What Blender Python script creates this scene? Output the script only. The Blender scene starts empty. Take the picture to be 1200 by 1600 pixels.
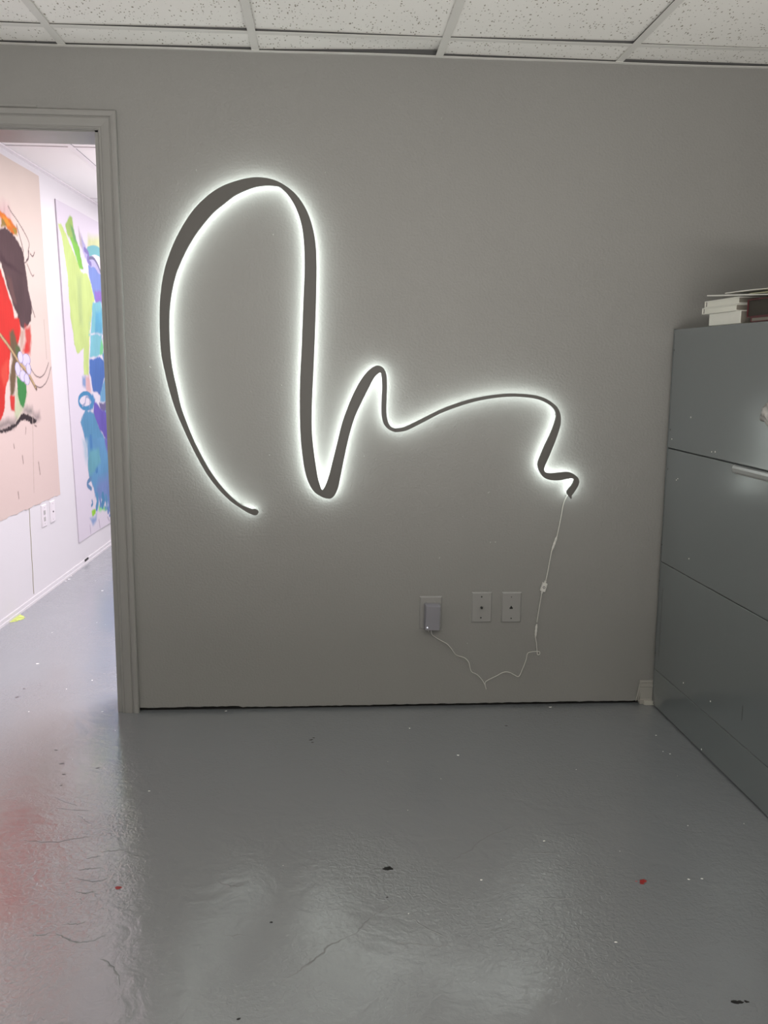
import bpy, bmesh, math, random
import numpy as np
from mathutils import Vector, Matrix
random.seed(7)
scn = bpy.context.scene
COL = scn.collection

# ------------------------------------------------------------------ measured data (metres)
SIGN = [[-0.2276,0.7395,-0.2275,0.7425],[-0.2321,0.7334,-0.2304,0.7486],[-0.2418,0.7319,-0.24,0.7532],[-0.2522,0.735,-0.249,0.7524],[-0.2655,0.7411,-0.2564,0.7547],[-0.2948,0.7608,-0.2866,0.7676],[-0.3205,0.779,-0.3122,0.788],[-0.3603,0.8189,-0.3505,0.8279],[-0.3997,0.8713,-0.3885,0.8803],[-0.4348,0.9345,-0.4229,0.9434],[-0.4625,0.9935,-0.4492,1.0002],[-0.4864,1.0499,-0.4703,1.0566],[-0.5053,1.0995,-0.4864,1.1061],[-0.523,1.161,-0.4991,1.1684],[-0.5376,1.2292,-0.5117,1.2331],[-0.5473,1.2864,-0.5173,1.2867],[-0.5497,1.3997,-0.5183,1.4001],[-0.5447,1.4787,-0.5097,1.4792],[-0.5307,1.5571,-0.4918,1.5499],[-0.5156,1.604,-0.4765,1.5865],[-0.4959,1.6508,-0.4543,1.6309],[-0.4737,1.6923,-0.4268,1.6752],[-0.4436,1.739,-0.3969,1.7143],[-0.4085,1.7804,-0.3619,1.7533],[-0.3685,1.8143,-0.3271,1.7811],[-0.3313,1.8369,-0.2925,1.8072],[-0.289,1.853,-0.2527,1.8264],[-0.2521,1.8629,-0.2209,1.8372],[-0.2152,1.8673,-0.1892,1.842],[-0.1732,1.8631,-0.1602,1.8416],[-0.1416,1.8521,-0.1428,1.8384],[-0.1127,1.835,-0.1218,1.821],[-0.0889,1.8151,-0.1023,1.7959],[-0.0652,1.7848,-0.085,1.7624],[-0.0467,1.7493,-0.0735,1.7281],[-0.0335,1.7082,-0.0662,1.6895],[-0.0246,1.6591,-0.0622,1.6377],[-0.0215,1.5913,-0.0614,1.575],[-0.0229,1.486,-0.0657,1.4801],[-0.0265,1.3794,-0.07,1.3789],[-0.0294,1.3095,-0.0731,1.309],[-0.034,1.2118,-0.0786,1.2115],[-0.0387,1.1169,-0.0806,1.1166],[-0.039,1.0285,-0.0789,1.0209],[-0.0333,0.9616,-0.0727,0.9466],[-0.0261,0.9093,-0.0619,0.8792],[-0.0187,0.8642,-0.0449,0.834],[-0.0113,0.8378,-0.0264,0.8098],[-0.0031,0.8212,0.0073,0.7916],[0.0081,0.8378,0.0298,0.7924],[0.0201,0.8718,0.0485,0.8189],[0.0335,0.9244,0.0597,0.8643],[0.0484,0.9842,0.0745,0.9395],[0.0668,1.0586,0.0929,1.0216],[0.0852,1.1103,0.1113,1.081],[0.1036,1.1545,0.1333,1.129],[0.1292,1.2023,0.1589,1.1806],[0.1512,1.2316,0.1757,1.2121],[0.1732,1.25,0.1896,1.2268],[0.1893,1.2552,0.1984,1.2305],[0.2064,1.2481,0.2022,1.2174],[0.2176,1.2285,0.2038,1.2028],[0.221,1.192,0.2048,1.1772],[0.2201,1.1333,0.203,1.1295],[0.2205,1.089,0.2042,1.0815],[0.2267,1.0594,0.2134,1.0504],[0.2381,1.0431,0.2307,1.0334],[0.2531,1.0372,0.2495,1.026],[0.2494,1.0372,0.2533,1.0253],[0.2793,1.0418,0.2869,1.0299],[0.3165,1.0583,0.3227,1.0464],[0.3611,1.0808,0.3673,1.0697],[0.4131,1.1064,0.4178,1.0953],[0.4727,1.129,0.4767,1.1171],[0.525,1.1441,0.529,1.1331],[0.5849,1.1557,0.5875,1.1446],[0.6451,1.162,0.6455,1.1509],[0.6981,1.1616,0.6969,1.1505],[0.7437,1.1568,0.7404,1.1456],[0.7783,1.1466,0.7711,1.1369],[0.8056,1.1311,0.7967,1.1236],[0.8253,1.1133,0.8141,1.1073],[0.8363,1.0887,0.821,1.0886],[0.8383,1.0586,0.8167,1.0638],[0.8325,1.0323,0.8065,1.0322],[0.821,0.9945,0.7903,0.9943],[0.8125,0.9717,0.7803,0.9716],[0.8016,0.9424,0.7693,0.9424],[0.7893,0.9131,0.7616,0.9184],[0.7845,0.8971,0.7633,0.9024],[0.7875,0.8877,0.7701,0.8863],[0.7972,0.8824,0.7801,0.8716],[0.8121,0.881,0.7953,0.8609],[0.8282,0.8824,0.8212,0.8556],[0.8471,0.8846,0.8482,0.8569],[0.8687,0.8857,0.867,0.861],[0.8851,0.8825,0.8832,0.8637],[0.899,0.8744,0.8914,0.8618],[0.9089,0.8651,0.8937,0.8583],[0.9141,0.8516,0.8914,0.8489],[0.9114,0.8381,0.8856,0.8381],[0.9014,0.8193,0.8754,0.8246],[0.8925,0.8057,0.8712,0.8139],[0.8886,0.8003,0.8735,0.8058],[0.8897,0.7949,0.8807,0.7963],[0.8891,0.7903,0.8869,0.7892]]
WIRE_TOP = [[0.8785,0.793],[0.8728,0.7602],[0.8694,0.7719],[0.8601,0.7132],[0.8492,0.6482]]
CONN_A = [[0.8492,0.6482],[0.8313,0.5918]]
WIRE_B = [[0.8313,0.5918],[0.8251,0.5531],[0.8191,0.5111],[0.8132,0.4781]]
SWITCH = [[0.8116,0.4768],[0.8011,0.4383]]
WIRE_C = [[0.8005,0.436],[0.7941,0.3845],[0.7862,0.3236]]
CONN_B = [[0.7865,0.3163],[0.783,0.2654]]
WIRE_D = [[0.7835,0.2648],[0.7886,0.2401],[0.7914,0.2123],[0.7943,0.1987],[0.8015,0.2011],[0.8012,0.2097],[0.7908,0.2117],[0.7698,0.2101],[0.7567,0.2053],[0.7515,0.1819],[0.739,0.1448],[0.7249,0.1152],[0.7096,0.1216],[0.6911,0.1318],[0.67,0.1334],[0.6404,0.1182],[0.6107,0.1031],[0.6002,0.0939],[0.6045,0.067],[0.5992,0.0846],[0.5866,0.1066],[0.5681,0.1255],[0.5486,0.1363],[0.5423,0.1506],[0.5369,0.1723],[0.5216,0.1898],[0.4885,0.2025],[0.4713,0.2255],[0.4549,0.2441],[0.4339,0.2565],[0.4129,0.269],[0.3979,0.2814],[0.3916,0.3027]]
PLATE_PTS = [[0.5783,0.4222],[0.5786,0.3815],[0.5772,0.3431],[0.689,0.4205],[0.6891,0.3805],[0.6901,0.3396]]
SPECKS = [[-0.4198,1.8897],[0.008,1.8932],[-0.1675,1.6906],[-0.2504,1.1611],[-0.144,1.1839],[0.4647,1.2598],[0.4027,1.1881],[0.5845,1.194],[0.7377,1.2668],[0.5667,1.0109],[0.5023,0.7196],[0.6054,0.625],[0.6242,0.625],[0.4215,0.5689],[0.5302,0.2443],[-0.1888,0.9403],[0.1449,0.9366],[0.1177,0.9388],[0.3988,2.0785],[-0.5919,1.2415],[0.5932,0.8059]]
PAINT1 = [["p",[236,214,206],[[1.0036,1.2674],[2.2695,1.2738],[2.118,0.2775],[0.8858,0.507]],0.25,0.0],["p",[236,205,200],[[1.219,1.9735],[1.5158,2.0124],[1.5498,1.9613],[1.5752,1.9195],[1.3961,1.8936],[1.2034,1.8729]],0.06,0.0],["p",[216,120,45],[[1.2145,1.9448],[1.406,1.9575],[1.4666,1.9597],[1.5462,1.9381],[1.6053,1.9046],[1.6178,1.8793],[1.5462,1.8696],[1.4577,1.9025],[1.4008,1.9237],[1.2078,1.9016]],0.01,0.0],["p",[240,150,50],[[1.4246,1.9494],[1.4945,1.9416],[1.5306,1.9055],[1.4892,1.9071],[1.4411,1.9261]],0.01,0.0],["p",[150,125,60],[[1.4008,1.9237],[1.4399,1.9185],[1.4664,1.8926],[1.3955,1.8899]],0.01,0.0],["p",[165,140,60],[[1.551,1.9008],[1.5948,1.907],[1.6178,1.8793],[1.5796,1.878]],0.01,0.0],["p",[90,68,70],[[1.0266,1.8538],[1.3941,1.8805],[1.456,1.8911],[1.527,1.8822],[1.598,1.8573],[1.648,1.8248],[1.6837,1.8016],[1.6832,1.7461],[1.7076,1.6968],[1.7264,1.6302],[1.7526,1.5714],[1.7611,1.5106],[1.7296,1.46],[1.6794,1.4376],[1.6244,1.4154],[1.5867,1.426],[1.5478,1.4598],[1.5509,1.4796],[1.4947,1.5348],[1.4431,1.6076],[1.4031,1.6795],[1.3695,1.7207],[1.0149,1.7779]],0.008,0.0],["p",[72,50,55],[[1.3764,1.7658],[1.4325,1.7386],[1.5337,1.719],[1.662,1.6965],[1.6284,1.6973],[1.4889,1.703],[1.3695,1.7207]],0.02,0.0],["p",[110,80,78],[[1.4317,1.6672],[1.4924,1.6575],[1.549,1.5382],[1.4947,1.5348]],0.02,0.0],["p",[212,52,44],[[0.9316,1.7672],[1.3648,1.6906],[1.3984,1.6491],[1.4419,1.6],[1.484,1.5341],[1.5108,1.4659],[1.5699,1.4609],[1.5824,1.398],[1.5332,1.3294],[1.4363,1.2928],[1.4053,1.2617],[1.3859,1.1691],[1.3383,1.1278],[1.3117,1.0212],[1.2544,0.9747],[0.8108,0.9888]],0.01,0.0],["p",[225,80,65],[[1.315,1.2387],[1.3898,1.2616],[1.3859,1.1691],[1.3098,1.14],[1.287,1.186]],0.03,0.0],["p",[220,85,75],[[1.6441,1.4322],[1.7271,1.4436],[1.7361,1.3866],[1.6985,1.2955],[1.623,1.2947],[1.5914,1.3105],[1.6456,1.3678]],0.03,0.0],["p",[214,60,55],[[1.6682,1.3643],[1.6865,1.3322],[1.6821,1.3035],[1.6351,1.2989],[1.6374,1.3515]],0.02,0.0],["p",[200,170,155],[[1.5855,1.418],[1.641,1.412],[1.6165,1.3269],[1.5689,1.3102],[1.5688,1.3817]],0.03,0.0],["p",[120,98,72],[[1.4314,1.397],[1.4862,1.4104],[1.5211,1.3568],[1.5553,1.3298],[1.5351,1.2701],[1.4896,1.2226],[1.4521,1.105],[1.3976,1.0755],[1.4007,1.1844],[1.4433,1.2696],[1.4277,1.3391]],0.02,0.0],["p",[95,110,70],[[1.5059,1.3289],[1.5603,1.3259],[1.5677,1.3022],[1.5241,1.27],[1.5005,1.2935]],0.01,0.0],["p",[214,62,55],[[1.3953,1.0951],[1.4503,1.0932],[1.4467,1.0004],[1.3971,1.0247]],0.01,0.0],["p",[200,208,172],[[1.4834,1.112],[1.6314,1.0871],[1.5807,1.0197],[1.4826,0.9644],[1.4371,0.9871]],0.03,0.0],["p",[72,150,82],[[1.4895,1.1871],[1.6274,1.1363],[1.6221,1.0792],[1.5697,1.0222],[1.5278,1.0424],[1.4985,1.1036]],0.006,0.0],["p",[170,160,155],[[1.5817,1.0257],[1.6985,1.0244],[1.7087,0.9967],[1.6564,0.9828],[1.5663,1.0]],0.04,0.0],["p",[165,150,148],[[1.6991,0.9888],[1.7909,0.9881],[1.8006,0.9533],[1.7453,0.9333]],0.04,0.0],["p",[150,138,135],[[1.0624,0.9612],[1.3762,0.971],[1.473,0.973],[1.424,0.9363],[1.248,0.9332]],0.04,0.0],["p",[60,48,52],[[0.9706,0.9426],[1.248,0.9332],[1.3499,0.9356],[1.4358,0.9435],[1.5063,0.975],[1.5551,1.0006],[1.6228,0.9929],[1.69,0.9684],[1.7494,0.9437],[1.7322,0.9278],[1.6836,0.9269],[1.6511,0.9478],[1.5834,0.9623],[1.526,0.9577],[1.4663,0.9294],[1.3783,0.9159],[1.2456,0.9181],[0.9678,0.9249]],0.005,0.0],["l",[110,90,80],[[1.2449,1.4184],[1.3166,1.3782],[1.4201,1.3236],[1.5275,1.2562],[1.6432,1.2014],[1.7701,1.1111]],0,0.022],["l",[206,176,128],[[1.2449,1.4184],[1.3166,1.3782],[1.4201,1.3236],[1.5278,1.2581],[1.6435,1.2034],[1.7614,1.1185]],0,0.013],["p",[120,105,165],[[1.7027,1.2661],[1.7004,1.2511],[1.6857,1.2384],[1.6618,1.2306],[1.6335,1.2292],[1.6066,1.2344],[1.5863,1.245],[1.5763,1.259],[1.5786,1.2736],[1.5926,1.286],[1.6158,1.2939],[1.6438,1.2957],[1.6711,1.2909],[1.6922,1.2803]],0,0.0],["p",[226,220,244],[[1.6968,1.2657],[1.6948,1.2517],[1.6816,1.2398],[1.66,1.2325],[1.6343,1.2313],[1.6097,1.2361],[1.5911,1.2462],[1.5819,1.2593],[1.5838,1.273],[1.5965,1.2847],[1.6176,1.2921],[1.643,1.2937],[1.6679,1.2891],[1.6871,1.2791]],0,0.0],["p",[120,105,165],[[1.7077,1.2194],[1.7076,1.2059],[1.6997,1.1947],[1.6858,1.1882],[1.6686,1.1875],[1.6516,1.1927],[1.6381,1.2028],[1.6308,1.2158],[1.6309,1.2291],[1.6386,1.2401],[1.6522,1.2467],[1.6692,1.2476],[1.6863,1.2425],[1.7001,1.2325]],0,0.0],["p",[226,220,244],[[1.7018,1.2191],[1.702,1.2065],[1.6956,1.1962],[1.6839,1.1901],[1.6693,1.1895],[1.6548,1.1945],[1.6431,1.2039],[1.6365,1.2161],[1.6363,1.2284],[1.6426,1.2387],[1.654,1.2448],[1.6685,1.2456],[1.6831,1.2408],[1.695,1.2313]],0,0.0],["p",[120,105,165],[[1.6007,1.2785],[1.6004,1.265],[1.5923,1.2538],[1.5782,1.247],[1.5608,1.2461],[1.5437,1.2511],[1.5302,1.261],[1.5229,1.2739],[1.5233,1.2871],[1.5311,1.2983],[1.545,1.3051],[1.5622,1.3062],[1.5794,1.3014],[1.5932,1.2915]],0,0.0],["p",[226,220,244],[[1.5951,1.2782],[1.5951,1.2656],[1.5884,1.2551],[1.5764,1.2489],[1.5615,1.2481],[1.5467,1.2528],[1.5349,1.2622],[1.5284,1.2742],[1.5284,1.2866],[1.5349,1.297],[1.5467,1.3033],[1.5615,1.3042],[1.5764,1.2997],[1.5884,1.2904]],0,0.0],["p",[120,105,165],[[1.5568,1.2196],[1.557,1.2038],[1.5493,1.1907],[1.5352,1.1831],[1.5176,1.1824],[1.5,1.1887],[1.486,1.2006],[1.4782,1.2158],[1.478,1.2314],[1.4855,1.2443],[1.4993,1.252],[1.5167,1.2529],[1.5344,1.2469],[1.5487,1.235]],0,0.0],["p",[226,220,244],[[1.5513,1.2193],[1.5518,1.2044],[1.5454,1.1921],[1.5334,1.185],[1.5183,1.1844],[1.503,1.1903],[1.4906,1.2017],[1.4835,1.2161],[1.4831,1.2308],[1.4893,1.2429],[1.501,1.2501],[1.516,1.251],[1.5313,1.2452],[1.5439,1.2339]],0,0.0],["p",[120,105,165],[[1.6364,1.1838],[1.6349,1.1705],[1.6234,1.1594],[1.6044,1.1528],[1.5818,1.1521],[1.56,1.1572],[1.5434,1.1671],[1.535,1.1798],[1.5365,1.1929],[1.5476,1.2038],[1.5661,1.2105],[1.5886,1.2115],[1.6106,1.2067],[1.6277,1.1968]],0,0.0],["p",[226,220,244],[[1.6306,1.1836],[1.6295,1.1711],[1.6194,1.1608],[1.6026,1.1547],[1.5825,1.1541],[1.5631,1.1589],[1.5481,1.1681],[1.5406,1.18],[1.5417,1.1923],[1.5515,1.2024],[1.5679,1.2086],[1.5878,1.2095],[1.6075,1.2049],[1.6228,1.1957]],0,0.0],["p",[120,105,165],[[1.6782,1.1662],[1.6778,1.1527],[1.6694,1.1417],[1.6547,1.1352],[1.6367,1.1347],[1.6189,1.1401],[1.605,1.1503],[1.5975,1.1633],[1.5979,1.1765],[1.6061,1.1875],[1.6205,1.194],[1.6384,1.1947],[1.6562,1.1895],[1.6705,1.1793]],0,0.0],["p",[226,220,244],[[1.6723,1.166],[1.6723,1.1534],[1.6653,1.1431],[1.6528,1.1372],[1.6374,1.1367],[1.6221,1.1418],[1.6099,1.1514],[1.6032,1.1635],[1.6033,1.1759],[1.6101,1.186],[1.6223,1.1921],[1.6376,1.1927],[1.653,1.1878],[1.6654,1.1782]],0,0.0],["l",[105,85,88],[[1.7042,1.2173],[1.7592,1.1836],[1.8314,1.1707],[1.8973,1.1861],[1.9473,1.2159],[1.9856,1.2505]],0,0.006],["l",[105,85,88],[[1.7509,1.1293],[1.8357,1.1165],[1.9159,1.1383],[1.9743,1.1764],[2.0218,1.2242]],0,0.006],["l",[105,85,88],[[1.5885,0.9209],[1.5778,0.8888]],0,0.005],["l",[105,85,88],[[1.7135,0.9249],[1.7424,0.9144]],0,0.006],["l",[105,85,88],[[1.5087,2.0],[1.5419,1.979],[1.6132,1.9557],[1.7166,1.9044],[1.7787,1.8568],[1.7552,1.8179],[1.7574,1.7941],[1.7176,1.7617],[1.6821,1.7539]],0,0.006],["l",[105,85,88],[[1.7831,1.8091],[1.8233,1.7995],[1.8514,1.8251]],0,0.007],["l",[105,85,88],[[1.7275,1.7508],[1.8017,1.6975],[1.8268,1.7039]],0,0.006],["l",[105,85,88],[[1.6089,1.9282],[1.6447,1.8751],[1.685,1.8096]],0,0.008],["l",[105,85,88],[[1.71,1.6369],[1.7379,1.5907],[1.7602,1.5433],[1.8059,1.4883]],0,0.008],["l",[105,85,88],[[1.7611,1.8186],[1.7495,1.7812],[1.7241,1.7664]],0,0.012],["l",[120,105,100],[[1.5159,0.7811],[1.5207,0.7412]],0,0.007],["l",[120,105,100],[[1.7454,0.7235],[1.7602,0.6561]],0,0.007],["l",[120,105,100],[[1.4275,0.6059],[1.4312,0.5728]],0,0.007],["l",[120,105,100],[[1.4034,0.8498],[1.4081,0.8303]],0,0.007],["l",[205,188,178],[[1.6957,1.0057],[1.6484,0.5711]],0,0.007],["l",[205,188,178],[[1.9471,1.4782],[1.9573,1.2722]],0,0.007]]
PAINT2 = [["p",[222,228,175],[[2.8508,2.0353],[3.2096,2.0829],[3.2307,1.9606],[3.0378,1.9591],[2.821,1.9534]],0.06,0.0],["p",[203,224,140],[[2.2628,2.0362],[2.3124,2.0347],[2.3799,1.9997],[2.5034,1.9154],[2.6471,1.8089],[2.7809,1.8025],[2.8583,1.7353],[2.9182,1.6546],[2.8543,1.5902],[2.7603,1.4362],[2.7743,1.4366],[2.719,1.2785],[2.6903,1.1709],[2.5768,1.168],[2.6139,1.3439],[2.4816,1.2944],[2.4126,1.3532],[2.4053,1.4247],[2.4057,1.4247],[2.3844,1.5168],[2.369,1.654],[2.3775,1.7688],[2.3348,1.8773],[2.3043,1.9627]],0.008,0.0],["p",[190,212,140],[[2.559,1.7626],[2.658,1.7717],[2.6305,1.4805],[2.5642,1.4778]],0.05,0.0],["p",[168,200,110],[[2.3951,2.0513],[2.479,2.1091],[2.5247,2.107],[2.5458,2.0411],[2.5923,1.9823],[2.4933,1.951],[2.4227,1.9875]],0.015,0.0],["p",[140,208,88],[[2.4676,1.9844],[2.5775,1.9897],[2.6343,1.9405],[2.6951,1.8521],[2.7084,1.8294],[2.6402,1.8178],[2.5616,1.885],[2.4919,1.9417]],0.01,0.0],["p",[120,175,110],[[2.4861,2.0555],[2.5538,2.0422],[2.6057,1.9652],[2.5424,1.9665]],0.02,0.0],["p",[200,190,195],[[2.6345,2.07],[2.6739,2.0402],[2.7228,1.98],[2.7224,1.9224],[2.6691,1.9542],[2.6445,2.0079]],0.02,0.0],["p",[190,184,224],[[2.6969,2.0291],[2.7874,1.9591],[3.0269,1.8868],[3.1334,1.8359],[2.9792,1.8162],[2.7914,1.8719],[2.7139,1.9214]],0.015,0.0],["p",[128,150,212],[[2.8067,1.8589],[2.9137,1.865],[3.0936,1.8269],[3.2505,1.8258],[3.2468,1.6663],[3.0676,1.6544],[2.9834,1.5977],[2.9182,1.6546],[2.8442,1.759]],0.008,0.0],["p",[150,118,200],[[2.9259,1.7056],[3.1259,1.7209],[3.15,1.6861],[3.011,1.5941],[2.9506,1.6263]],0.02,0.0],["p",[82,124,196],[[3.1081,1.6675],[3.2597,1.7524],[3.256,1.592],[3.1356,1.5907],[3.0786,1.5354]],0.01,0.0],["p",[128,195,206],[[2.8619,1.6408],[3.066,1.6439],[3.0889,1.6038],[3.0733,1.4358],[2.7413,1.4256],[2.7946,1.547],[2.7427,1.4356],[3.0573,1.4458],[2.9927,1.3035],[2.7426,1.2787]],0.012,0.0],["p",[100,175,205],[[2.9243,1.574],[3.0597,1.6021],[3.0652,1.446],[2.8859,1.4402]],0.03,0.0],["l",[125,190,195],[[2.8372,1.9455],[3.0024,1.97],[3.114,1.9628],[3.1865,1.9296]],0,0.06],["l",[120,120,150],[[2.8304,1.9006],[2.9389,1.9126],[3.0269,1.8868],[3.0959,1.8426]],0,0.02],["l",[140,130,190],[[2.7512,1.945],[2.8342,1.9256],[2.8112,1.8887],[2.8789,1.8713]],0,0.03],["p",[82,120,188],[[2.7347,1.2786],[2.8131,1.2699],[2.9821,1.2893],[3.0814,1.2567],[3.2261,1.2569],[3.2329,1.1786],[3.0642,1.1421],[2.9524,1.0356],[2.766,1.065],[2.7379,1.1431],[2.7126,1.1842]],0.01,0.0],["p",[120,175,212],[[3.0642,1.1421],[3.2524,1.1586],[3.2865,0.969],[2.9383,0.9983],[2.9487,1.0452]],0.015,0.0],["p",[110,160,205],[[3.0359,1.3039],[3.127,1.3239],[3.1893,1.2569],[3.0814,1.2567]],0.02,0.0],["p",[168,190,194],[[3.1364,1.596],[3.2379,1.6071],[3.2485,1.4735],[3.0976,1.4681]],0.02,0.0],["p",[85,115,190],[[3.0705,1.4179],[3.2368,1.4516],[3.2371,1.3302],[3.127,1.3239]],0.02,0.0],["p",[125,212,150],[[3.053,1.4174],[3.0781,1.3518],[3.0534,1.3041],[2.9749,1.2987],[2.9891,1.3363]],0.01,0.0],["p",[140,165,205],[[2.5501,1.1684],[2.625,1.1674],[2.6067,1.0967],[2.5408,1.1072]],0.03,0.0],["p",[235,190,190],[[2.625,1.1674],[2.702,1.1663],[2.7342,1.066],[2.6096,1.0654]],0.03,0.0],["l",[80,150,195],[[2.7319,0.9927],[2.694,0.9759],[2.635,0.9669],[2.5676,0.9671],[2.5055,0.9764],[2.4604,0.9925],[2.4403,1.0124],[2.4486,1.0324],[2.484,1.0486],[2.5401,1.058],[2.6067,1.0587],[2.6708,1.05],[2.719,1.0337]],0,0.028],["l",[165,175,205],[[2.5076,0.9854],[2.5695,1.0002],[2.5974,1.0347],[2.6796,1.018],[2.6553,0.9604]],0,0.014],["p",[85,150,200],[[2.6096,1.0654],[2.7633,1.0468],[2.8061,1.0084],[2.7336,0.9565],[2.608,0.9538],[2.7089,1.0032]],0.02,0.0],["p",[104,164,204],[[2.4473,0.8966],[2.5853,0.955],[2.7929,0.9211],[2.848,0.8478],[3.1367,0.6602],[2.5491,0.7156],[2.5044,0.8177]],0.012,0.0],["p",[122,114,156],[[2.9024,0.9857],[3.1851,0.9832],[3.2312,0.9167],[3.0661,0.9181],[2.9298,0.942]],0.012,0.0],["p",[112,98,186],[[2.7899,1.0091],[2.9312,0.9514],[3.0664,0.9205],[3.0981,0.831],[3.2269,0.7623],[3.3056,0.6443],[3.1184,0.662],[2.848,0.8478],[2.7461,0.9329]],0.015,0.0],["p",[120,200,205],[[3.0495,0.9262],[3.1565,0.9157],[3.1689,0.8756],[3.1143,0.8789]],0.02,0.0],["p",[108,164,206],[[2.58,0.7788],[3.3053,0.7189],[3.2962,0.4104],[3.2888,0.2355],[3.1428,0.2395],[3.0128,0.3075],[2.7897,0.3599],[2.6849,0.389],[2.6635,0.4494],[2.5704,0.5228],[2.5545,0.6576]],0.012,0.0],["l",[85,140,195],[[2.6517,0.7686],[2.6663,0.6677],[2.7572,0.5612]],0,0.06],["p",[122,112,190],[[2.994,0.7446],[3.3053,0.7189],[3.3008,0.5652],[3.1617,0.6037],[3.0308,0.6541]],0.03,0.0],["p",[165,140,205],[[3.1981,0.7278],[3.3053,0.7189],[3.2812,0.5576],[3.213,0.5888]],0.03,0.0],["p",[118,184,200],[[2.5966,0.6962],[2.8388,0.6861],[2.8721,0.5884],[2.7268,0.5647],[2.5861,0.5295],[2.5552,0.6148]],0.03,0.0],["p",[128,152,206],[[2.776,0.4786],[3.3091,0.4964],[3.2888,0.2355],[3.0128,0.3075],[2.7019,0.3998]],0.08,0.0],["p",[90,170,180],[[3.168,0.5272],[3.2755,0.5197],[3.2691,0.4769],[3.1799,0.4877]],0.02,0.0],["l",[110,150,190],[[2.6138,0.5173],[2.5381,0.5012],[2.5214,0.4863],[2.6035,0.4491]],0,0.03],["p",[195,215,230],[[2.4655,0.7716],[2.5632,0.7632],[2.5616,0.6569],[2.5129,0.6196],[2.4805,0.6864]],0.05,0.0],["p",[162,222,75],[[2.5816,0.304],[2.6865,0.2977],[2.6741,0.2664],[2.5976,0.2619]],0.01,0.0],["p",[150,226,150],[[2.7509,0.3119],[2.83,0.3083],[2.9398,0.2723],[3.0025,0.2387],[2.8723,0.2649],[2.7456,0.2768]],0.02,0.0],["p",[150,175,215],[[2.5308,0.2604],[2.6809,0.2608],[2.7151,0.2818],[2.692,0.2321],[2.5978,0.2134]],0.03,0.0],["p",[95,100,150],[[3.1424,0.1771],[3.2229,0.1681],[3.2015,0.1475],[3.1564,0.1505]],0.01,0.0],["l",[100,160,200],[[2.7309,0.3866],[2.7402,0.345],[2.7069,0.31]],0,0.05],["l",[120,150,205],[[2.791,0.3687],[2.8026,0.3398],[2.8017,0.3128]],0,0.04],["l",[90,150,190],[[2.8711,0.3659],[2.8827,0.3344],[2.8497,0.3098]],0,0.06],["l",[100,160,200],[[2.9513,0.3494],[2.9626,0.3129],[2.9608,0.2783]],0,0.04],["l",[120,150,205],[[3.0149,0.3212],[3.0258,0.2796],[2.9898,0.2455]],0,0.05],["l",[90,150,190],[[3.0991,0.3037],[3.1097,0.2568],[3.1066,0.2119]],0,0.04],["l",[100,160,200],[[3.1652,0.2696],[3.1797,0.2456],[3.1449,0.2296]],0,0.03],["l",[120,150,205],[[3.2386,0.2727],[3.2516,0.2366],[3.2503,0.2026]],0,0.05],["l",[90,150,190],[[2.6064,0.3701],[2.6185,0.3507],[2.5896,0.3377]],0,0.02],["l",[100,160,200],[[2.9085,0.2866],[2.9231,0.2727],[2.9246,0.2609]],0,0.02],["l",[120,150,205],[[3.0368,0.2378],[3.0513,0.2188],[3.0185,0.2078]],0,0.02],["l",[190,180,195],[[2.525,0.2223],[2.5309,0.1645]],0,0.012],["l",[190,180,195],[[2.7453,0.2227],[2.7605,0.1657]],0,0.012],["l",[190,180,195],[[2.9638,0.2078],[3.0096,0.1716]],0,0.012]]
CRACKS = [[[-0.077,-1.4853],[-0.0575,-1.4729],[-0.0357,-1.4468],[-0.004,-1.4131],[0.0053,-1.3918],[0.0289,-1.3745],[0.0723,-1.3464]],[[0.0723,-1.3464],[0.093,-1.3122],[0.1194,-1.277],[0.1663,-1.2501]],[[0.2041,-1.3019],[0.2324,-1.3353],[0.2755,-1.3763]],[[0.1606,-1.3837],[0.2071,-1.3914],[0.2391,-1.4005],[0.2716,-1.4045]],[[0.3169,-1.0733],[0.3558,-1.0345],[0.3878,-1.0099],[0.4253,-0.9575],[0.472,-0.9261],[0.5258,-0.8941]],[[0.5362,-1.0331],[0.5754,-1.0351],[0.6314,-1.0379]],[[0.442,-1.1665],[0.489,-1.1708],[0.5556,-1.1816]],[[0.493,-1.2236],[0.532,-1.2345],[0.5826,-1.2397],[0.6192,-1.239]],[[-0.2665,-1.1209],[-0.2275,-1.146],[-0.1916,-1.1432]],[[-0.2221,-1.3423],[-0.175,-1.341]],[[-0.7881,-0.6582],[-0.7372,-0.6938],[-0.7056,-0.7169]],[[-0.7983,-0.9013],[-0.7147,-0.9147],[-0.671,-0.9031],[-0.6184,-0.887]],[[-0.764,-0.7247],[-0.7101,-0.7379],[-0.663,-0.7455]],[[-0.6917,-0.7701],[-0.6637,-0.802],[-0.6388,-0.8232]],[[-0.6129,-1.0542],[-0.5874,-1.0497],[-0.5575,-1.0446]],[[-0.6078,-1.0907],[-0.5782,-1.1041],[-0.5475,-1.1057],[-0.5326,-1.0946]],[[-0.5977,-1.1455],[-0.5732,-1.1581],[-0.5502,-1.148]],[[-0.5976,-1.3101],[-0.5635,-1.3344],[-0.5334,-1.3454],[-0.5042,-1.3375],[-0.4842,-1.3226]],[[-0.5837,-1.2745],[-0.5625,-1.279],[-0.5407,-1.2701]],[[-0.6469,-1.3159],[-0.6276,-1.315],[-0.6076,-1.3096]],[[-0.4761,-1.4065],[-0.4529,-1.4254],[-0.4313,-1.4553],[-0.4154,-1.495]],[[-0.5748,-0.9711],[-0.5442,-0.9638],[-0.5161,-0.9652]],[[-0.6089,-0.9999],[-0.5752,-0.9886]]]
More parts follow.
